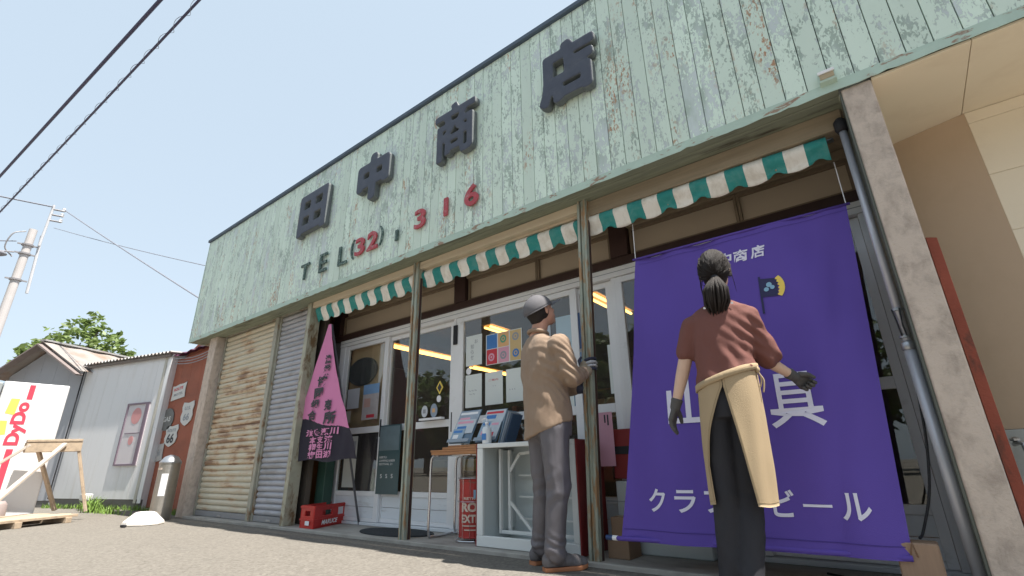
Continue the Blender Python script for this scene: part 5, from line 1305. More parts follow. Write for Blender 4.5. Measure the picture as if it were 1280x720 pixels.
def crown_mesh(seed, blobs, nleaf, ls):
    r = random.Random(seed); mb = MB()
    tot = sum(b[3] ** 2 for b in blobs)
    for (bx_, by_, bz_, br) in blobs:
        n_ = int(nleaf * br * br / tot); twigs = [Vector((r.gauss(0, 1), r.gauss(0, 1), r.gauss(0, 1))).normalized() * br * (r.random() ** 0.35) for _ in range(max(6, n_ // 14))]
        for k in range(n_):
            tw = r.choice(twigs)
            p = Vector((bx_, by_, bz_)) + Vector((tw.x, tw.y, tw.z * 0.8)) + Vector((r.gauss(0, 1), r.gauss(0, 1), r.gauss(0, .7))) * br * 0.13
            a = Vector((r.gauss(0, 1), r.gauss(0, 1), r.gauss(0, .5))).normalized(); b = a.cross(Vector((r.gauss(0, 1), r.gauss(0, 1), r.gauss(0, 1)))).normalized()
            s_ = ls * r.uniform(0.6, 1.3)
            mb.add([p - a * s_, p - b * s_ * .45, p + a * s_, p + b * s_ * .45], [(0, 1, 2, 3)])
    return mb.mesh('crown', recalc=False)
lm1 = leaf_mat('leaf_light', (0.12, 0.19, 0.05), (0.24, 0.31, 0.10)); lm2 = leaf_mat('leaf_dark', (0.045, 0.085, 0.02), (0.10, 0.15, 0.035))
def tree(loc, me, trunk, lab, group=None, sc=1, rz=0):
    t = thing('tree', lab, 'tree', loc, group)
    t.rotation_euler.z = rz; t.scale = (sc, sc, sc)
    o = bpy.data.objects.new('crown', me); COL.objects.link(o); o.parent = t
    o = bpy.data.objects.new('trunk', trunk); COL.objects.link(o); o.parent = t
    return t
def trunk_mesh(h_, r_, lims):
    mb = MB(); mb.tube([(0, 0, 0), (0.05, 0.02, h_ * .5), (0.0, 0.0, h_)], [r_, r_ * .75, r_ * .4], 10)
    for (z, dx, dy, dz) in lims: mb.tube([(0, 0, z), (dx * .5, dy * .5, z + dz * .6), (dx, dy, z + dz)], [r_ * .4, r_ * .25, r_ * .08], 7)
    me = mb.mesh('trunk', smooth=True); me.materials.append(bark); return me
c1 = crown_mesh(3, [(0, 0, 4.1, .95), (0.1, 0.75, 3.95, .62), (0, -0.55, 3.75, .6), (0.1, 0.15, 4.75, .45), (0, 0.9, 4.45, .32), (0, 1.25, 4.0, .26), (0, -0.1, 3.1, .8), (0, 0.6, 3.1, .6)], 2600, 0.10); c1.materials.append(lm1)
tk1 = trunk_mesh(3.8, 0.16, [(2.4, 0.1, 0.8, 1.5), (2.6, 0.0, -0.6, 1.2), (2.9, -.4, 0.1, 1.4), (3.0, .4, 0.3, 1.6)])
tree((-18.6, 0.15, 0), c1, tk1, 'leafy green tree rising behind the roofs of the grey sheds')
c2 = crown_mesh(5, [(0, 0, 2.85, .38), (0, 0.25, 2.6, .35), (0, -0.2, 2.6, .3)], 600, 0.10); c2.materials.append(lm1)
tree((-18.8, -0.75, 0.9), c2, trunk_mesh(2.6, 0.08, [(1.6, 0.1, 0.3, 0.8)]), 'small tree top showing beside the left end of the gabled roof')
# woods across the road: seen only mirrored in the glass
cw = [crown_mesh(20 + i, [(0, 0, 5.6, 2.3), (1.5, .4, 4.6, 1.7), (-1.6, -.3, 4.7, 1.8), (.3, 0, 7.4, 1.5), (.6, 1.2, 3.4, 1.6), (-.8, .8, 3.0, 1.7)], 2600, 0.36) for i in range(2)]
for c_ in cw: c_.materials.append(lm2)
tkw = trunk_mesh(6, 0.25, [(3, 1.2, .4, 2), (3.4, -1.2, -.3, 2)])
k = 0
for row, (y_, n_, x0, dx) in enumerate(((-23, 15, -52, 4.5), (-33, 11, -60, 7.0))):
    for i in range(n_):
        tree((x0 + dx * i + rnd.uniform(-1, 1), y_ + rnd.uniform(-1, 1), 0), cw[k % 2], tkw, 'tree in the row of woods across the road, seen mirrored in the shop glass', 'trees across the road', (0.92 if row == 0 else 1.3) * rnd.uniform(0.8, 1.2), rnd.uniform(0, 6.28)); k += 1

# ------------------------------------------------------------------ utility pole and wires
up_ = thing('utility_pole', 'pale concrete utility pole with steel bands and a thin top mast', 'utility pole', (-15.95, -1.78, 0))
pc = M('pole_concrete', (0.50, 0.47, 0.46), 0.85, 0.1, 5, 0.1)
MB().tube([(-15.95, -1.80, 0), (-15.95, -1.78, 6.30)], [0.10, 0.080], 16).build('shaft', pc, up_, smooth=False)
MB().tube([(-15.86, -1.60, 5.9), (-15.86, -1.58, 7.05)], 0.028, 8).build('mast', M('mast_steel', (0.52, 0.52, 0.54), 0.5), up_)
MB().tube([(-15.95, -1.52, 4.7), (-15.95, -1.60, 6.2)], 0.03, 8).build('conduit', M('mast_steel', (0.52, 0.52, 0.54), 0.5), up_)
bd = M('band_steel', (0.25, 0.24, 0.25), 0.5)
for z in (4.95, 5.62, 5.85):
    MB().lathe((-15.95, -1.785, z), [(0.082, 0), (0.115, 0.005), (0.115, 0.045), (0.082, 0.05)], 16).build('band', bd, up_)
    MB().beam((-15.95, -1.97, z + 0.03), (-15.95, -1.58, z + 0.03), 0.03, 0.03).build('bracket', bd, up_)
for z in (6.62, 6.78, 6.93):
    MB().tube([(-15.86, -1.60, z), (-15.80, -1.36, z + 0.01)], 0.022, 6).build('insulator_arm', bd, up_)
    MB().lathe((-15.80, -1.38, z), [(0.02, 0), (0.045, 0.01), (0.03, 0.04), (0.045, 0.06), (0.01, 0.09)], 8).build('insulator', ink_white, up_)
MB().ell((-15.6, -2.42, 5.42), (0.16, 0.34, 0.09)).build('lamp_head', M('lamp_head_grey', (0.2, 0.2, 0.22), 0.5), up_, smooth=True)
MB().tube(curve_pts([(-15.9, -1.9, 6.2), (-15.85, -2.1, 6.05), (-15.9, -2.15, 5.7), (-15.9, -1.98, 5.5)]), 0.015, 6).build('loop_cable', bd, up_)
MB().tube(curve_pts([(-15.9, -1.98, 5.62), (-15.7, -2.25, 5.5), (-15.6, -2.5, 5.46)]), 0.02, 6).build('lamp_arm', bd, up_)
wm = M('wire_dark', (0.05, 0.045, 0.10), 0.5)
wm2 = M('wire_grey', (0.22, 0.23, 0.27), 0.5)
def wire(a, b, sag, r, lab, mat_=wm, helix=0):
    a = Vector(a); b = Vector(b); n_ = 40 if not helix else 40
    P = [a + (b - a) * i / n_ - Vector((0, 0, sag * 4 * (i / n_) * (1 - i / n_))) for i in range(n_ + 1)]
    if helix:
        t = thing('wrapped_cable', lab, 'cable', tuple(a)); MB().tube(P, r, 6).build('cable', mat_, t)
        H = []; N_ = 2600
        for i in range(N_ + 1):
            u = i / N_; p = a + (b - a) * u - Vector((0, 0, sag * 4 * u * (1 - u))); th_ = u * helix * 2 * pi
            H.append(p + Vector((0, sin(th_), cos(th_))) * 0.018)
        MB().tube(H, 0.0016, 4).build('spiral_wrap', wm2, t)
        return t
    return tag(MB().tube(P, r, 6).build('wire', mat_), lab, 'wire')
CC = Vector((0, -3.0552, 0.6)); q1 = CC + (Vector((-12.6, -2.73, 6.0)) - CC) * .555; q2 = CC + (Vector((-5.98, -2.21, 6.0)) - CC) * .555; dq = (q2 - q1).normalized()
wire(q1 - dq * 30, q1 + dq * 30, 0.0, 0.012, 'thick dark cable, upper left of the two crossing the sky at the top left')
q1 = CC + (Vector((-13.49, -2.53, 5.6)) - CC) * .555; q2 = CC + (Vector((-5.19, -2.0, 5.6)) - CC) * .555; dq = (q2 - q1).normalized()
wire(q1 - dq * 30, q1 + dq * 30, 0.0, 0.008, 'dark cable with a spiral wrap, lower right of the two crossing the top left sky', helix=260)
wire((-15.82, -1.38, 6.99), (-8.93, 0.10, 3.25), 0.02, 0.013, 'straight service wire from the pole mast down to the left end of the shop', wm2)
wire((-15.84, -1.45, 6.45), (-8.93, 0.30, 3.98), 0.04, 0.008, 'thin faint wire from the utility pole to the upper left end of the shop', wm2)
wire((-15.82, -1.60, 6.98), (-22, -14, 8.2), 0.1, 0.018, 'dashed looking wire running left from the top of the pole mast', wm2)
wire((-15.9, -2.0, 5.9), (-24, -12, 6.2), 0.3, 0.012, 'thin wire leaving the utility pole to the left below the mast wire', wm2)

# ------------------------------------------------------------------ people
skin = M('skin', (0.50, 0.27, 0.19), 0.5, 0.06, 12, 0.05, 80)
skin.node_tree.nodes['Principled BSDF'].inputs['Subsurface Weight'].default_value = 0.1
skin.node_tree.nodes['Principled BSDF'].inputs['Subsurface Radius'].default_value = (0.02, 0.008, 0.004)
def frame(P0, r, n):
    P0 = Vector(P0); r = Vector(r); n = Vector(n)
    return lambda u, d, z: P0 + r * u + n * d + Vector((0, 0, z))
def loft(mb, rings, F, R, L, n=26):
    out = []
    for (u, d, z, hf, hr, tu) in rings:
        ring = []
        for k in range(n):
            t = 2 * pi * k / n
            o = F * (hf * cos(t)) + R * (hr * sin(t))
            p = L(u, d, z) + o
            p.z += tu * (o.dot(L(1, 0, 0) - L(0, 0, 0)))
            ring.append(p)
        out.append(ring)
    mb.rings(out)
def folds(amp, sc, dirv=(1, 1, 1), zr=None, seed=0):
    def f(co, nn):
        q = Vector((co.x * dirv[0], co.y * dirv[1], co.z * dirv[2])) * sc + Vector((seed, seed * 2, 0))
        a = noise.noise(q); b = noise.noise(q * 2.3 + Vector((5, 1, 2)))
        v = (1 - abs(a) * 2.2) * 0.6 + (1 - abs(b) * 2.2) * 0.3 - 0.45
        k = 1.0
        if zr:
            k = 0.25
            for (z, w, g_) in zr: k += g_ * math.exp(-((co.z - z) / w) ** 2)
        return amp * v * k
    return f
def add_org(name, mb, vox, mat, par, smooth=3, disp=None):
    me = organic(mb, vox, smooth, name, disp, ORG[par])
    me.materials.append(mat)
    return link(name, me, None, par)
def shoe(par, heel, d, L_, mat_up, mat_sole, w=0.052, h=0.10):
    d = Vector(d).normalized(); s_ = Vector((-d.y, d.x, 0)); h0 = Vector(heel)
    def outl(k, z):
        pts = []
        prof = [(0.0, .55), (0.03, .78), (0.12, .85), (0.28, .78), (0.45, .8), (0.65, 1.0), (0.8, 1.0), (0.92, .78), (0.985, .42), (1.0, 0.1)]
        for a, b in prof: pts.append(h0 + d * (a * L_) + s_ * (w * b * k) + Vector((0, 0, z)))
        for a, b in prof[::-1]: pts.append(h0 + d * (a * L_) - s_ * (w * b * k) + Vector((0, 0, z)))
        return pts
    mb = MB(); r = []
    for k, z in ((0.93, 0.001), (0.98, 0.005), (1.0, 0.018), (0.96, 0.024)):
        ring = outl(k, z)
        for i, p in enumerate(ring):
            a = (p - h0).dot(d) / L_
            p.z += 0.012 * max(0, a - 0.78) / 0.22
        r.append(ring)
    mb.rings(r); mb.build('sole', mat_sole, par, smooth=False)
    mb = MB()
    for t, rr, zz in ((0.12, 0.045, 0.055), (0.22, 0.047, 0.058), (0.38, 0.046, 0.060), (0.55, 0.048, 0.050), (0.72, 0.050, 0.042), (0.86, 0.042, 0.036)):
        mb.ell(h0 + d * (L_ * t) + Vector((0, 0, zz)), (rr, rr, rr * 0.9 if t > .5 else rr * 1.15), None, 14, 9)
    mb.cap(h0 + d * (L_ * .16) + Vector((0, 0, .06)), h0 + d * (L_ * .2) + Vector((0, 0, h)), 0.043, 0.046)
    mb.cap(h0 + d * (L_ * .3) + Vector((0, 0, .08)), h0 + d * (L_ * .62) + Vector((0, 0, .052)), 0.036, 0.034)
    o = add_org('shoe', mb, 0.006, mat_up, par, 3)
    for v in o.data.vertices:
        if v.co.z + ORG[par].z < 0.026: v.co.z = 0.026 - ORG[par].z
    for i in range(4):
        c = h0 + d * (L_ * (.36 + .07 * i)) + Vector((0, 0, .118 - .012 * i))
        MB().tube([c - s_ * .022 - Vector((0, 0, .008)), c, c + s_ * .022 - Vector((0, 0, .008))], 0.0028, 5).build('lace', ink_grey, o)
    return o
def head_shape(mb, c, fwd, side, up_, s=1.0):
    rot = Matrix((fwd, side, up_)).transposed()
    def P(x, y, z): return c + (fwd * x + side * y + up_ * z) * s
    mb.ell(P(-.012, 0, .025), (.098 * s, .078 * s, .098 * s), rot, 20, 14)
    mb.ell(P(.022, 0, -.035), (.070 * s, .064 * s, .080 * s), rot, 18, 12)
    mb.ell(P(.052, 0, -.088), (.034 * s, .036 * s, .028 * s), rot, 12, 8)
    mb.cap(P(.084, 0, .018), P(.106, 0, -.020), .008 * s, .0125 * s, 10)
    mb.cap(P(.078, -.018, -.058), P(.078, .018, -.058), .010 * s, .010 * s, 8)
    mb.cap(P(.070, -.035, .035), P(.070, .035, .035), .016 * s, .016 * s, 8)
    for q in (-1, 1):
        mb.ell(P(.045, q * .042, -.02), (.028 * s, .022 * s, .026 * s), rot, 10, 8)
        mb.ell(P(-.008, q * .079, -.008), (.017 * s, .007 * s, .030 * s), rot, 12, 8)
    return P, rot
def face_bits(P, par, body, s=1.0):
    for q in (-1, 1):
        e = MB().ell(P(.074, q * .030, .010), (.011 * s, .011 * s, .011 * s), None, 12, 8).build('eye', M('eye_white', (0.7, 0.68, 0.65), 0.3), body, smooth=True)
        MB().ell(P(.0825, q * .030, .011), (.0045 * s, .0045 * s, .0045 * s), None, 10, 6).build('pupil', black_mat, body, smooth=True)
        MB().cap(P(.083, q * .016, .032), P(.074, q * .046, .033), .0035 * s, .003 * s, 8).build('eyebrow', hairm, body, smooth=True)
    MB().cap(P(.0885, -.020, -.060), P(.0885, .020, -.060), .0035 * s, .0035 * s, 8).build('lips', M('lips', (0.36, 0.13, 0.11), 0.5), body, smooth=True)
hairm = M('hair_black', (0.020, 0.014, 0.012), 0.55, 0.4, 60, 0.5, 220, stretch=(6, 6, 1), spec=0.35)

# ---- man in tan shirt
rM = Vector((0.842, 0.539, 0)); nM = Vector((-0.539, 0.842, 0)); PM = Vector((-1.85, -0.22, 0))
LM = frame(PM, rM, nM)
man = thing('person', 'man in grey cap, tan shirt and grey trousers gripping the steel post, looking up', 'person', tuple(PM))
F = (rM * 0.82 + nM * 0.57).normalized(); R_b = (rM * 0.57 - nM * 0.82).normalized()
UP = Vector((0, 0, 1))
def body_org(par, vox, build):
    mb = MB(); build(mb); return add_org('body', mb, vox, skin, par, 3)
ph = radians(24)
hf = F * cos(ph) + UP * sin(ph); hu = -F * sin(ph) + UP * cos(ph); hside = -R_b
hc = LM(-0.058, 0.0, 1.650)
SHR = LM(0.055, -0.155, 1.375); ELR = LM(0.130, -0.150, 1.135); WRR = LM(0.232, -0.02, 1.195)
SHL = LM(-0.145, 0.165, 1.375); ELL = LM(0.03, 0.22, 1.13); WRL = LM(0.185, 0.115, 1.10)
HIPR = LM(-0.005, -0.080, .82); KNR = LM(0.012, -0.085, .48); ANR = LM(-0.035, -0.075, .10)
HIPL = LM(-0.085, 0.080, .82); KNL = LM(-0.085, 0.10, .48); ANL = LM(-0.125, 0.13, .10)
def man_body(mb):
    global Pm
    Pm, _ = head_shape(mb, hc, hf, hside, hu)
    mb.cap(LM(-0.10, 0, 1.42), hc - hu * .05 - hf * .02, .060, .056)
    loft(mb, [(-.075, 0, 1.44, .05, .09, 0), (-.06, 0, 1.38, .08, .17, 0), (-.05, 0, 1.25, .11, .17, 0), (-.045, 0, 1.05, .10, .15, 0), (-.045, 0, .90, .105, .16, 0), (-.04, 0, .80, .09, .14, 0)], F, R_b, LM)
    for a, b, c in ((SHR, ELR, WRR), (SHL, ELL, WRL)):
        mb.cap(a, b, .045, .036); mb.cap(b, c, .036, .026)
    for a, b, c in ((HIPR, KNR, ANR), (HIPL, KNL, ANL)):
        mb.cap(a, b, .078, .052); mb.cap(b, c, .050, .036); mb.cap(c, c + Vector((0, 0, -.03)) + rM * .03, .033, .026)
bo = body_org(man, 0.0075, man_body)
face_bits(Pm, man, bo)
# short hair at the nape
mb = MB(); rot = Matrix((hf, hside, hu)).transposed()
mb.ell(Pm(-.030, 0, .005), (.092, .083, .085), rot, 18, 12); mb.ell(Pm(-.065, 0, -.045), (.045, .060, .04), rot, 14, 9)
add_org('hair', mb, 0.006, hairm, man, 2)
# cap
capm = M('cap_grey', (0.13, 0.125, 0.135), 0.8, 0.08, 20, 0.3, 200)
cp = MB(); R = []
for k in range(11):
    t = k / 10; a_ = t * pi / 2; ring = []
    for i in range(32):
        b_ = 2 * pi * i / 32
        x = (-.022 + .118 * cos(a_) * cos(b_)); y = .098 * cos(a_) * sin(b_); z = .030 + .100 * sin(a_) ** 0.85 - .03 * (1 - t) * (0.5 - 0.5 * cos(b_))
        ring.append(Pm(x, y, z))
    R.append(ring)
cp.rings(R)
co = cp.build('cap', capm, man, smooth=True)
cb = MB(); top_ = []; 
for sgn in (1, -1):
    for j in range(7):
        for i in range(15):
            b_ = radians(-72 + 144 * i / 14); k_ = j / 6
            x = -.022 + .118 * cos(b_) + .105 * k_ * max(0.0, cos(b_)) ** .6; y = .098 * sin(b_) * (1 - 0.12 * k_); z = .032 + .014 * k_ * cos(b_) - .022 * (abs(sin(b_)) ** 2) + .002 * sgn
            cb.v.append(Pm(x, y, z))
for j in range(6):
    for i in range(14):
        a = j * 15 + i; cb.f.append((a, a + 1, a + 16, a + 15)); a += 105; cb.f.append((a + 15, a + 16, a + 1, a))
ed = [i for i in range(15)]; 
for i in range(14):
    a = 6 * 15 + i; cb.f.append((a, a + 1, a + 106, a + 105))
cb.mi = [0] * len(cb.f)
cb.build('visor', capm, co, smooth=True)
MB().ell(Pm(-.022, 0, .131), (.008, .008, .005), rot).build('button', capm, co, smooth=True)
P_s = [Pm(-.022 + .1195 * cos(b_), .0995 * sin(b_), .034 - .03 * (0.5 - 0.5 * cos(b_))) for b_ in [2 * pi * i / 40 for i in range(41)]]
MB().tube(P_s, 0.004, 6, False).build('band', M('cap_band', (0.12, 0.115, 0.125), 0.8), co, smooth=True)
# shirt
shirtm = M('shirt_tan', (0.285, 0.20, 0.14), 0.85, 0.08, 6, 0.35, 260, sheen=0.1)
mb = MB()
loft(mb, [(-.085, 0, 1.475, .052, .062, 0), (-.08, 0, 1.45, .075, .11, 0), (-.07, 0, 1.41, .10, .178, 0), (-.062, 0, 1.36, .122, .205, 0), (-.055, 0, 1.25, .142, .205, 0), (-.05, 0, 1.10, .145, .19, 0), (-.048, 0, .98, .148, .19, .05), (-.042, 0, .88, .152, .195, .2), (-.040, 0, .815, .150, .196, .36)], F, R_b, LM, 32)
mb.cap(SHR + Vector((0, 0, -.01)), ELR, .078, .062, 18); mb.cap(ELR, ELR + (WRR - ELR) * .80, .060, .046, 18)
mb.cap(ELR + (WRR - ELR) * .72, ELR + (WRR - ELR) * .84, .050, .048, 18)
mb.cap(SHL + Vector((0, 0, -.01)), ELL, .072, .058, 18); mb.cap(ELL, ELL + (WRL - ELL) * .85, .056, .044, 18)
def shirt_d(co, nn):
    d1 = folds(0.011, 7.0, (1, 1, .55), None, 2)(co, nn)
    near = math.exp(-((co - ELR).length / .13) ** 2) + .6 * math.exp(-((co - SHR - Vector((0, 0, -.09))).length / .12) ** 2)
    q = (co - ELR); s_ = q.dot((WRR - ELR).normalized()) + q.z * .6
    d2 = 0.007 * near * sin(s_ * 120 + noise.noise(co * 9) * 3)
    yo = 0.0045 * sin(co.z * 34 + co.x * 22 + noise.noise(co * 5) * 4) * math.exp(-((co.z - 1.0) / .22) ** 2)
    return d1 + d2 + yo
so_ = add_org('shirt', mb, 0.0075, shirtm, man, 3, shirt_d)
mb = MB(); Pc = []
for i in range(25):
    t = radians(40 + 280 * i / 24); Pc.append(LM(-.086, 0, 1.487 - .012 * cos(t)) + F * (.066 * cos(t)) + R_b * (.070 * sin(t)))
mb.tube(Pc, 0.015, 8); mb.build('collar', shirtm, so_, smooth=True)
def surf_line(pts, r, name, mat_, par): MB().tube(curve_pts(pts, 30), r, 6).build(name, mat_, par, smooth=True)
# trousers
trm = M('trousers_grey', (0.12, 0.112, 0.125), 0.42, 0.08, 8, 0.2, 200)
mb = MB()
loft(mb, [(-.04, 0, .98, .118, .165, 0), (-.035, 0, .88, .134, .176, 0), (-.035, 0, .78, .132, .176, 0)], F, R_b, LM, 26)
mb.cap(HIPR, KNR, .104, .078, 20); mb.cap(KNR, ANR + Vector((0, 0, .01)), .076, .060, 20)
mb.cap(ANR + Vector((0, 0, .06)), ANR + Vector((0, 0, .0)) + rM * .012, .060, .063, 18)
mb.cap(HIPL, KNL, .106, .078, 20); mb.cap(KNL, ANL + Vector((0, 0, .01)), .076, .064, 20)
mb.cap(ANL + Vector((0, 0, .06)), ANL + Vector((0, 0, .0)) + rM * .012, .060, .063, 18)
mb.ell(LM(-.04, 0, .80), (.10, .10, .08))
def tr_d(co, nn):
    d1 = folds(0.017, 5.5, (1.2, 1.2, .55), [(.46, .16, .7), (.13, .10, .8), (.78, .1, .6)], 7)(co, nn)
    d2 = 0.0045 * math.exp(-((co.z - .13) / .07) ** 2) * sin(co.z * 105 + co.x * 40 + noise.noise(co * 8) * 5)
    d3 = 0.0028 * math.exp(-((co.z - .45) / .13) ** 2) * sin(co.z * 60 - co.x * 40 + noise.noise(co * 6) * 4)
    return d1 + d2 + d3
add_org('trousers', mb, 0.0075, trm, man, 2, tr_d)
up_m = M('shoe_grey', (0.13, 0.12, 0.125), 0.7, 0.2, 30, 0.3); so_m = M('sole_orange', (0.42, 0.17, 0.08), 0.6, 0.1)
shoe(man, LM(-0.10, -.07, 0), rM * .93 + nM * .36, 0.285, up_m, so_m)
shoe(man, LM(-0.185, .14, 0), rM * .80 + nM * .6, 0.285, up_m, so_m)
# gloves
glm = M('glove_palm', (0.30, 0.24, 0.17), 0.8, 0.1, 20, 0.3, 300); glf = M('glove_white', (0.50, 0.50, 0.52), 0.8, 0.1, 20, 0.3, 300); gld = M('glove_dark', (0.04, 0.045, 0.075), 0.7, 0.1, 20, 0.3, 300)
pz = 1.232; pxc = -1.677
mb = MB()
mb.cap(WRR - (WRR - ELR).normalized() * .02, WRR + Vector((0.01, 0.005, .008)), .036, .036)
mb.cap(WRR, Vector((pxc - .012, -.066, pz + .0)), .034, .030)
mb.ell(Vector((pxc - .004, -.062, pz + .015)), (.036, .022, .044), None, 14, 10)
go = add_org('glove', mb, 0.005, glm, man, 3)
for i, (dz, ln) in enumerate(((0.045, .92), (0.022, 1.0), (-0.002, .96), (-0.024, .80))):
    a = Vector((pxc + .012, -.064, pz + .012 + dz)); b = Vector((pxc + .048, -.058, pz + .020 + dz * 1.05)); c = Vector((pxc + .056, -.058 + .045 * ln, pz + .026 + dz * 1.05)); d = Vector((pxc + .048, -.030 + .055 * ln, pz + .024 + dz))
    mb = MB(); mb.cap(a, b, .0115, .0108, 10); mb.cap(b, c, .0108, .0100, 10); mb.cap(c, d, .0100, .0085, 10)
    add_org('finger', mb, 0.0035, gld if i in (0, 3) else glf, go, 2)
mb = MB(); a = Vector((pxc - .030, -.064, pz + .03)); b = Vector((pxc - .048, -.050, pz + .062)); c = Vector((pxc - .044, -.030, pz + .088))
mb.cap(a, b, .014, .0125, 10); mb.cap(b, c, .0125, .010, 10); add_org('thumb', mb, 0.0035, gld, go, 2)
# left glove, further down on the far-left face of the post
mb = MB(); lz = 1.105; lx = -1.720
mb.cap(WRL, Vector((lx - .012, -.012, lz)), .034, .030); mb.ell(Vector((lx - .012, 0.0, lz + .004)), (.022, .036, .044), None, 14, 10)
gl2 = add_org('glove', mb, 0.005, gld, man, 3)
for i, dz in enumerate((0.038, 0.014, -0.010, -0.032)):
    a = Vector((lx - .012, .03, lz + dz)); b = Vector((lx + .0, .062, lz + dz * 1.05)); c = Vector((lx + .045 - .004 * i, .062, lz + dz))
    mb = MB(); mb.cap(a, b, .0115, .0105, 10); mb.cap(b, c, .0105, .0088, 10); add_org('finger', mb, 0.0035, gld, gl2, 2)
mb = MB(); a = Vector((lx - .008, -.03, lz + .03)); b = Vector((lx + .012, -.052, lz + .055)); mb.cap(a, b, .0135, .0105, 10); add_org('thumb', mb, 0.0035, gld, gl2, 2)

# ---- woman with apron
rW = Vector((0.967, 0.254, 0)); nW = Vector((-0.254, 0.967, 0)); PW = Vector((-0.66, -0.45, 0))
LW = frame(PW, rW, nW)
wom = thing('person', 'woman with black ponytail, brown T-shirt, beige apron and dark gloves facing the purple banner', 'person', tuple(PW))
F2 = (nW * 0.99 + rW * 0.10).normalized(); R2 = (rW * 0.99 - nW * 0.10).normalized()
ph = radians(14); hf2 = F2 * cos(ph) + UP * sin(ph); hu2 = -F2 * sin(ph) + UP * cos(ph)
hc2 = LW(0.036, 0.02, 1.572)
SR = LW(.150, 0, 1.305); ER = LW(.205, .085, 1.085); WR = LW(.322, .19, 1.012)
SL = LW(-.118, 0, 1.285); EL = LW(-.205, .03, 1.035); WL = LW(-.258, .045, .885)
skw = M('skin_pale', (0.62, 0.42, 0.31), 0.5, 0.05, 12, 0.05, 80)
KR = LW(.015, .055, .46); AR = LW(-.028, -.02, .10); HR = LW(.062, 0, .90); KL = LW(-.080, .03, .47); AL = LW(-.105, .02, .10); HL = LW(-.062, 0, .90)
def w_body(mb):
    global Pw
    Pw, _ = head_shape(mb, hc2, hf2, -R2, hu2, 0.94)
    mb.cap(LW(.028, 0, 1.345), hc2 - hu2 * .06, .048, .046)
    loft(mb, [(.026, 0, 1.37, .045, .06, 0), (.02, 0, 1.32, .065, .13, 0), (.012, 0, 1.20, .085, .125, 0), (.008, 0, 1.05, .08, .115, 0), (.004, 0, .93, .095, .135, 0), (0, 0, .84, .09, .13, 0)], F2, R2, LW)
    for a, b, c in ((SR, ER, WR), (SL, EL, WL)):
        mb.cap(a, b, .040, .034); mb.cap(b, c, .034, .022)
    for a, b, c in ((HR, KR, AR), (HL, KL, AL)):
        mb.cap(a, b, .072, .048); mb.cap(b, c, .045, .033); mb.cap(c, c + Vector((0, 0, -.03)) + nW * .02, .030, .025)
mb = MB(); w_body(mb); wb_ = add_org('body', mb, 0.0075, skw, wom, 3)
face_bits(Pw, wom, wb_, .94)
# hair: cap of strands gathered in a low ponytail
mb = MB(); rot2 = Matrix((hf2, -R2, hu2)).transposed()
mb.ell(Pw(-.024, 0, .030), (.100, .081, .100), rot2, 22, 16); mb.ell(Pw(-.055, 0, -.04), (.052, .060, .055), rot2, 16, 10)
def hair_d(co, nn):
    q = co - hc2; a = math.atan2(q.dot(R2), q.z + 0.02)
    return 0.0009 * sin(a * 38 + noise.noise(co * 14) * 6) + 0.003 * noise.noise(Vector((a * 9, co.z * 6, 0)))
ho = add_org('hair', mb, 0.005, hairm, wom, 2, hair_d)
tie = Pw(-.122, -0.004, -.040)
MB().ell(tie, (.021, .021, .017), None).build('hair_tie', black_mat, ho, smooth=True)
rr_ = random.Random(11); mb = MB()
for i in range(120):
    ang = rr_.uniform(0, 6.28); rad = rr_.uniform(0, 1) ** .5
    o0 = R2 * (cos(ang) * rad * .016) + F2 * (sin(ang) * rad * .014)
    o1 = R2 * (cos(ang) * rad * .055) + F2 * (sin(ang) * rad * .028)
    e_ = tie + R2 * (-.018) - F2 * .004 + Vector((0, 0, -.20 - rr_.uniform(-.03, .02)))
    mid_ = tie + R2 * (-.006) - F2 * .040 + Vector((0, 0, -.075))
    mb.tube([tie + o0, (tie + mid_) / 2 + (o0 + o1) * .5 - F2 * .012, mid_ + o1 * 1.1, (mid_ + e_) / 2 + o1 * 1.15 + R2 * .002, e_ + o1 * .55], [.0055, .0065, .006, .005, .0012], 5)
mb.build('ponytail', hairm, ho, smooth=True)
mb = MB()
for i in range(420):
    th_ = rr_.uniform(0.05, 1.0) * 2.05; ps = rr_.uniform(0, 2 * pi)
    # start direction around the forward-up axis of the skull, end at the tie
    d0 = (hu2 * cos(th_) + (hf2 * cos(ps) - R2 * sin(ps)) * sin(th_)).normalized()
    if d0.dot(hf2) > .55 or d0.dot(hu2) < -.35: continue
    d1 = (tie - hc2).normalized(); pts = []; rr2 = []
    lift = rr_.uniform(0.0, 0.006); wob = rr_.uniform(-.25, .25)
    for k in range(9):
        t = k / 8; dd = (d0 * (1 - t) + d1 * t + R2 * (wob * sin(pi * t) * .35)).normalized()
        x_, y_, z_ = dd.dot(hf2), dd.dot(-R2), dd.dot(hu2)
        rad = 1 / math.sqrt((x_ / .118) ** 2 + (y_ / .083) ** 2 + (z_ / .119) ** 2) * .985
        pts.append(hc2 - hf2 * .010 + hu2 * .004 + dd * (rad * (1 - .12 * t * t) + .0015 + lift * sin(pi * t))); rr2.append(.0019 * (1 - .3 * abs(2 * t - 1)))
    mb.tube(pts, rr2, 4)
mb.build('strands', hairm, ho, smooth=True)
mb = MB()
for i in range(26):
    a0 = rr_.uniform(-1.2, 1.2); z0 = rr_.uniform(.05, .10)
    p = Pw(-.03 - .06 * abs(cos(a0)), -.085 * sin(a0) * .98, z0); q = Pw(-.11, -.06 * sin(a0), .0); 
    mb.tube([p, (p + q) / 2 + (((p + q) / 2) - hc2).normalized() * .022, q, tie], [.001, .0022, .0022, .001], 4)
mb.build('strands', hairm, ho, smooth=True)
mb = MB()
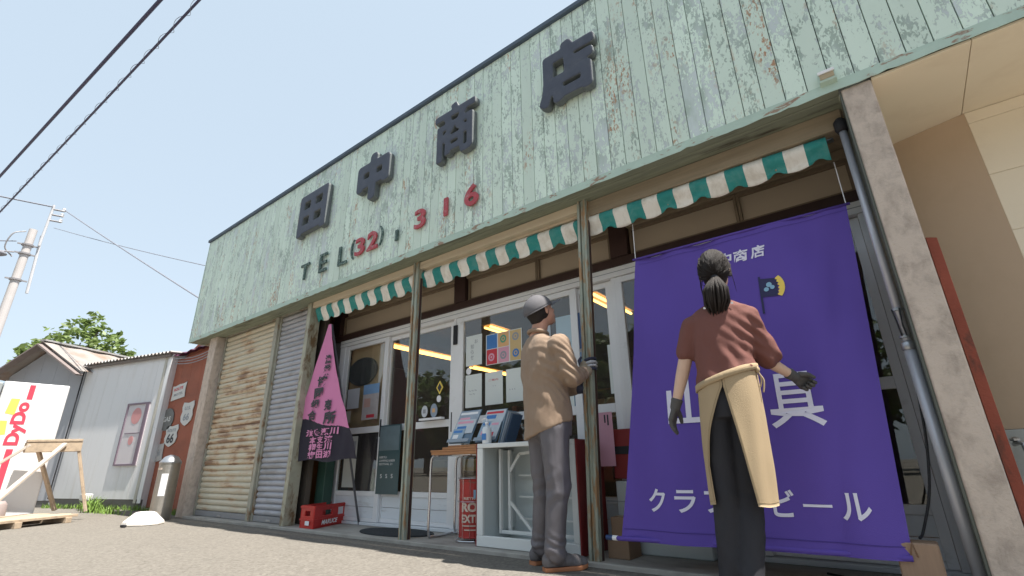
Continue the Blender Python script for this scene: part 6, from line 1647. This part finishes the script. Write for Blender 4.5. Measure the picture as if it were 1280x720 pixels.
for sg in (-1, 1):
    for i in range(5): 
        p = Pw(.0 + .01 * i, sg * .082, .02); mb.tube([p, p - hu2 * .05 + R2 * (-sg * .004), p - hu2 * (.09 + .012 * i) + R2 * (-sg * .01)], [.002, .0016, .0006], 4)
mb.build('strands', hairm, ho, smooth=True)
# T-shirt
tsm = M('tshirt_brown', (0.165, 0.066, 0.054), 0.85, 0.06, 6, 0.3, 260)
mb = MB()
loft(mb, [(.029, 0, 1.395, .052, .062, .05), (.027, 0, 1.375, .068, .098, .05), (.022, 0, 1.345, .085, .145, .08), (.018, 0, 1.30, .098, .160, .05), (.012, 0, 1.22, .110, .152, 0), (.008, 0, 1.12, .112, .142, 0), (.006, 0, 1.05, .118, .142, .15), (.010, 0, 1.00, .128, .150, .30), (.010, 0, .975, .112, .135, .34)], F2, R2, LW, 32)
mb.cap(SR + Vector((0, 0, -.002)), SR + (ER - SR) * .80, .060, .068, 18); mb.cap(SR + (ER - SR) * .6 + R2 * .006, SR + (ER - SR) * .88 + R2 * .012, .068, .070, 18)
mb.cap(SL + Vector((0, 0, -.004)), SL + (EL - SL) * .56, .056, .054, 18)
def ts_d(co, nn):
    d1 = folds(0.009, 7.5, (1, 1, .5), None, 4)(co, nn)
    d2 = 0.005 * sin((co - PW).dot(rW) * 70 + co.z * 42 + noise.noise(co * 6) * 4) * math.exp(-((co.z - 1.06) / .09) ** 2)
    d3 = 0.006 * math.exp(-((co - LW(.13, -.03, 1.2)).length / .11) ** 2) * sin((co.x + co.z) * 95)
    return d1 + d2 + d3
tso = add_org('tshirt', mb, 0.0075, tsm, wom, 3, ts_d)
mb = MB()
for i in range(9):
    if i == 2: continue
    u = -.034 + .0165 * i; c = LW(u, 0, 1.348 + .004 * i * .3) - F2 * (.0935 - .35 * (u - .02) ** 2)
    mb.obox(c, R2, F2, UP, .0055, .002, .0045)
mb.build('back_print', ink_white, tso)
# trousers
bt = M('trousers_black', (0.022, 0.022, 0.028), 0.75, 0.1, 8, 0.25, 200)
mb = MB()
loft(mb, [(.006, 0, 1.02, .09, .128, 0), (.004, 0, .93, .105, .142, 0), (.0, 0, .86, .108, .146, 0), (0, 0, .80, .10, .14, 0)], F2, R2, LW, 26)
mb.cap(HR, KR, .082, .068, 18); mb.cap(KR, AR, .068, .058, 18); mb.cap(HL, KL, .082, .068, 18); mb.cap(KL, AL, .068, .060, 18)
add_org('trousers', mb, 0.0075, bt, wom, 2, folds(0.011, 7, (1, 1, .7), [(.45, .15, .7), (.12, .1, .8)], 3))
shoe(wom, LW(-.028, -.06, 0) - F2 * .03, F2, 0.25, black_mat, M('sole_black', (0.06, 0.06, 0.06), 0.7), 0.046, .09)
shoe(wom, LW(-.108, -.02, 0) - F2 * .03, F2, 0.25, black_mat, M('sole_black', (0.06, 0.06, 0.06), 0.7), 0.046, .09)
# apron
apm = M('apron_beige', (0.40, 0.30, 0.185), 0.85, 0.05, 4, 0.35, 260)
mb = MB(); NA, NZ = 72, 48; zt_, zb_ = 1.005, 0.412
def ap_pt(s_, v, o):
    z = zt_ + (zb_ - zt_) * v
    # half-angle of the slit on either side, measured from straight behind (-F)
    k = max(0.0, (v - 0.10) / 0.90)
    aL = radians(-4) - radians(58) * min(1, k * 1.5) ** .8; aR = radians(-3) + radians(30) * k
    lo = aR; hi = 2 * pi + aL
    ang = lo + (hi - lo) * s_               # 0 = behind, runs via her right side (+R) to front, left
    ru = 0.140 + .006 * sin(pi * v) ; rf = 0.124 + 0.012 * v
    if ang < pi: ru -= .006 * v
    else: ru += .004 * v
    w = 0.006 * sin(ang * 9 + v * 2) * v + 0.004 * noise.noise(Vector((ang * 2, v * 3, 2))) 
    c = LW(.004 - .006 * v, 0.0, z)
    p = c + R2 * ((ru + w + o) * sin(ang)) - F2 * ((rf + w + o) * cos(ang))
    p.z += 0.30 * (ru * sin(ang)) * (1 - v) ** 2 + 0.004 * sin(ang * 5) * v
    return p
for o in (0.0, 0.0035):
    for j in range(NZ + 1):
        for i in range(NA + 1): mb.v.append(ap_pt(i / NA, j / NZ, o))
n1 = (NA + 1) * (NZ + 1)
for j in range(NZ):
    for i in range(NA):
        a = j * (NA + 1) + i; mb.f.append((a, a + NA + 1, a + NA + 2, a + 1)); mb.f.append((n1 + a + 1, n1 + a + NA + 2, n1 + a + NA + 1, n1 + a))
    for i in (0, NA):
        a = j * (NA + 1) + i; mb.f.append((a, a + n1, a + n1 + NA + 1, a + NA + 1))
for i in range(NA):
    a = NZ * (NA + 1) + i; mb.f.append((a, a + 1, a + 1 + n1, a + n1))
mb.mi = [0] * len(mb.f)
apo = mb.build('apron', apm, wom, smooth=True, recalc=False)
stm = M('apron_stitch', (0.30, 0.22, 0.13), 0.9)
MB().tube([ap_pt(i / 60, .972, .0040) for i in range(61)], .0011, 4).build('hem', stm, apo)
for s0 in (.012, .988):
    MB().tube([ap_pt(s0, .02 + .95 * j / 30, .0040) for j in range(31)], .0011, 4).build('hem', stm, apo)
mb = MB(); R = []
for i in range(49):
    t = 2 * pi * i / 48; base = LW(.005, 0, .995) + R2 * (.148 * sin(t)) - F2 * (.130 * cos(t)); base.z += .30 * .148 * sin(t)
    out_ = (base - LW(.005, 0, base.z)).normalized()
    R.append([base + UP * .016, base + out_ * .006 + UP * .014, base + out_ * .007 - UP * .016, base - UP * .018])
mb.rings(R, False); mb.build('waistband', apm, apo, smooth=True)
for dx, dz in ((.006, -.09), (.016, -.115)):
    a = LW(.142, -.045, 1.025); surf_line([a, a + R2 * .014 + UP * (-.03), a + R2 * (.010 + dx) + UP * (-.06), a + R2 * dx + UP * dz], .0045, 'tie', apm, apo)
MB().ell(LW(.148, -.045, 1.02), (.013, .012, .016)).build('knot', apm, apo, smooth=True)
# gloves
gdk = M('glove_charcoal', (0.085, 0.08, 0.078), 0.75, 0.15, 20, 0.3, 300)
def glove(wr, el, curl, side_v, palm_n, par, ln=1.0, thumb_s=1):
    d = (wr - el).normalized(); s_ = (side_v - d * side_v.dot(d)).normalized(); pn = d.cross(s_) * (1 if d.cross(s_).dot(palm_n) > 0 else -1)
    mb = MB(); mb.cap(wr - d * .018, wr + d * .012, .0285, .027, 14)
    mb.tube([wr - d * .030, wr - d * .018], [.0315, .030], 14)
    for k in (-1, -.3, .4, 1): mb.cap(wr + d * .018 + s_ * (k * .012), wr + d * .080 + s_ * (k * .027), .015, .0135, 10)
    g_ = add_org('glove', mb, 0.0045, gdk, par, 3)
    for k, L0, cu in ((-1.0, .058, 1.1), (-.34, .070, 1.0), (.33, .074, .92), (1.0, .068, .85)):
        p = wr + d * .080 + s_ * (k * .026); a_ = 0.0; pts = [p]; cur = p
        for seg, q in enumerate((.42, .33, .25)):
            a_ += curl * cu * (0.5 if seg == 0 else .62); dr_ = d * cos(a_) + pn * sin(a_); cur = cur + dr_ * (L0 * q * ln); pts.append(cur)
        mb = MB()
        for a, b, ra, rb in zip(pts, pts[1:], (.0112, .0105, .0098), (.0105, .0098, .0082)): mb.cap(a, b, ra, rb, 10)
        add_org('finger', mb, 0.0035, gdk, g_, 2)
    a = wr + d * .025 + s_ * .024 * thumb_s + pn * .006; b = a + d * .028 + s_ * .020 * thumb_s + pn * .014; c = b + d * .026 + s_ * .002 * thumb_s + pn * .012
    mb = MB(); mb.cap(a, b, .0145, .0120, 10); mb.cap(b, c, .0120, .0095, 10); add_org('thumb', mb, 0.0035, gdk, g_, 2)
glove(WR, ER, 1.9, nW * -.5 + UP * .8, -UP + rW * .3, wom, 1.0, 1)
glove(WL, EL, 0.55, nW * 1.0 + rW * .25, rW, wom, .95, 1)
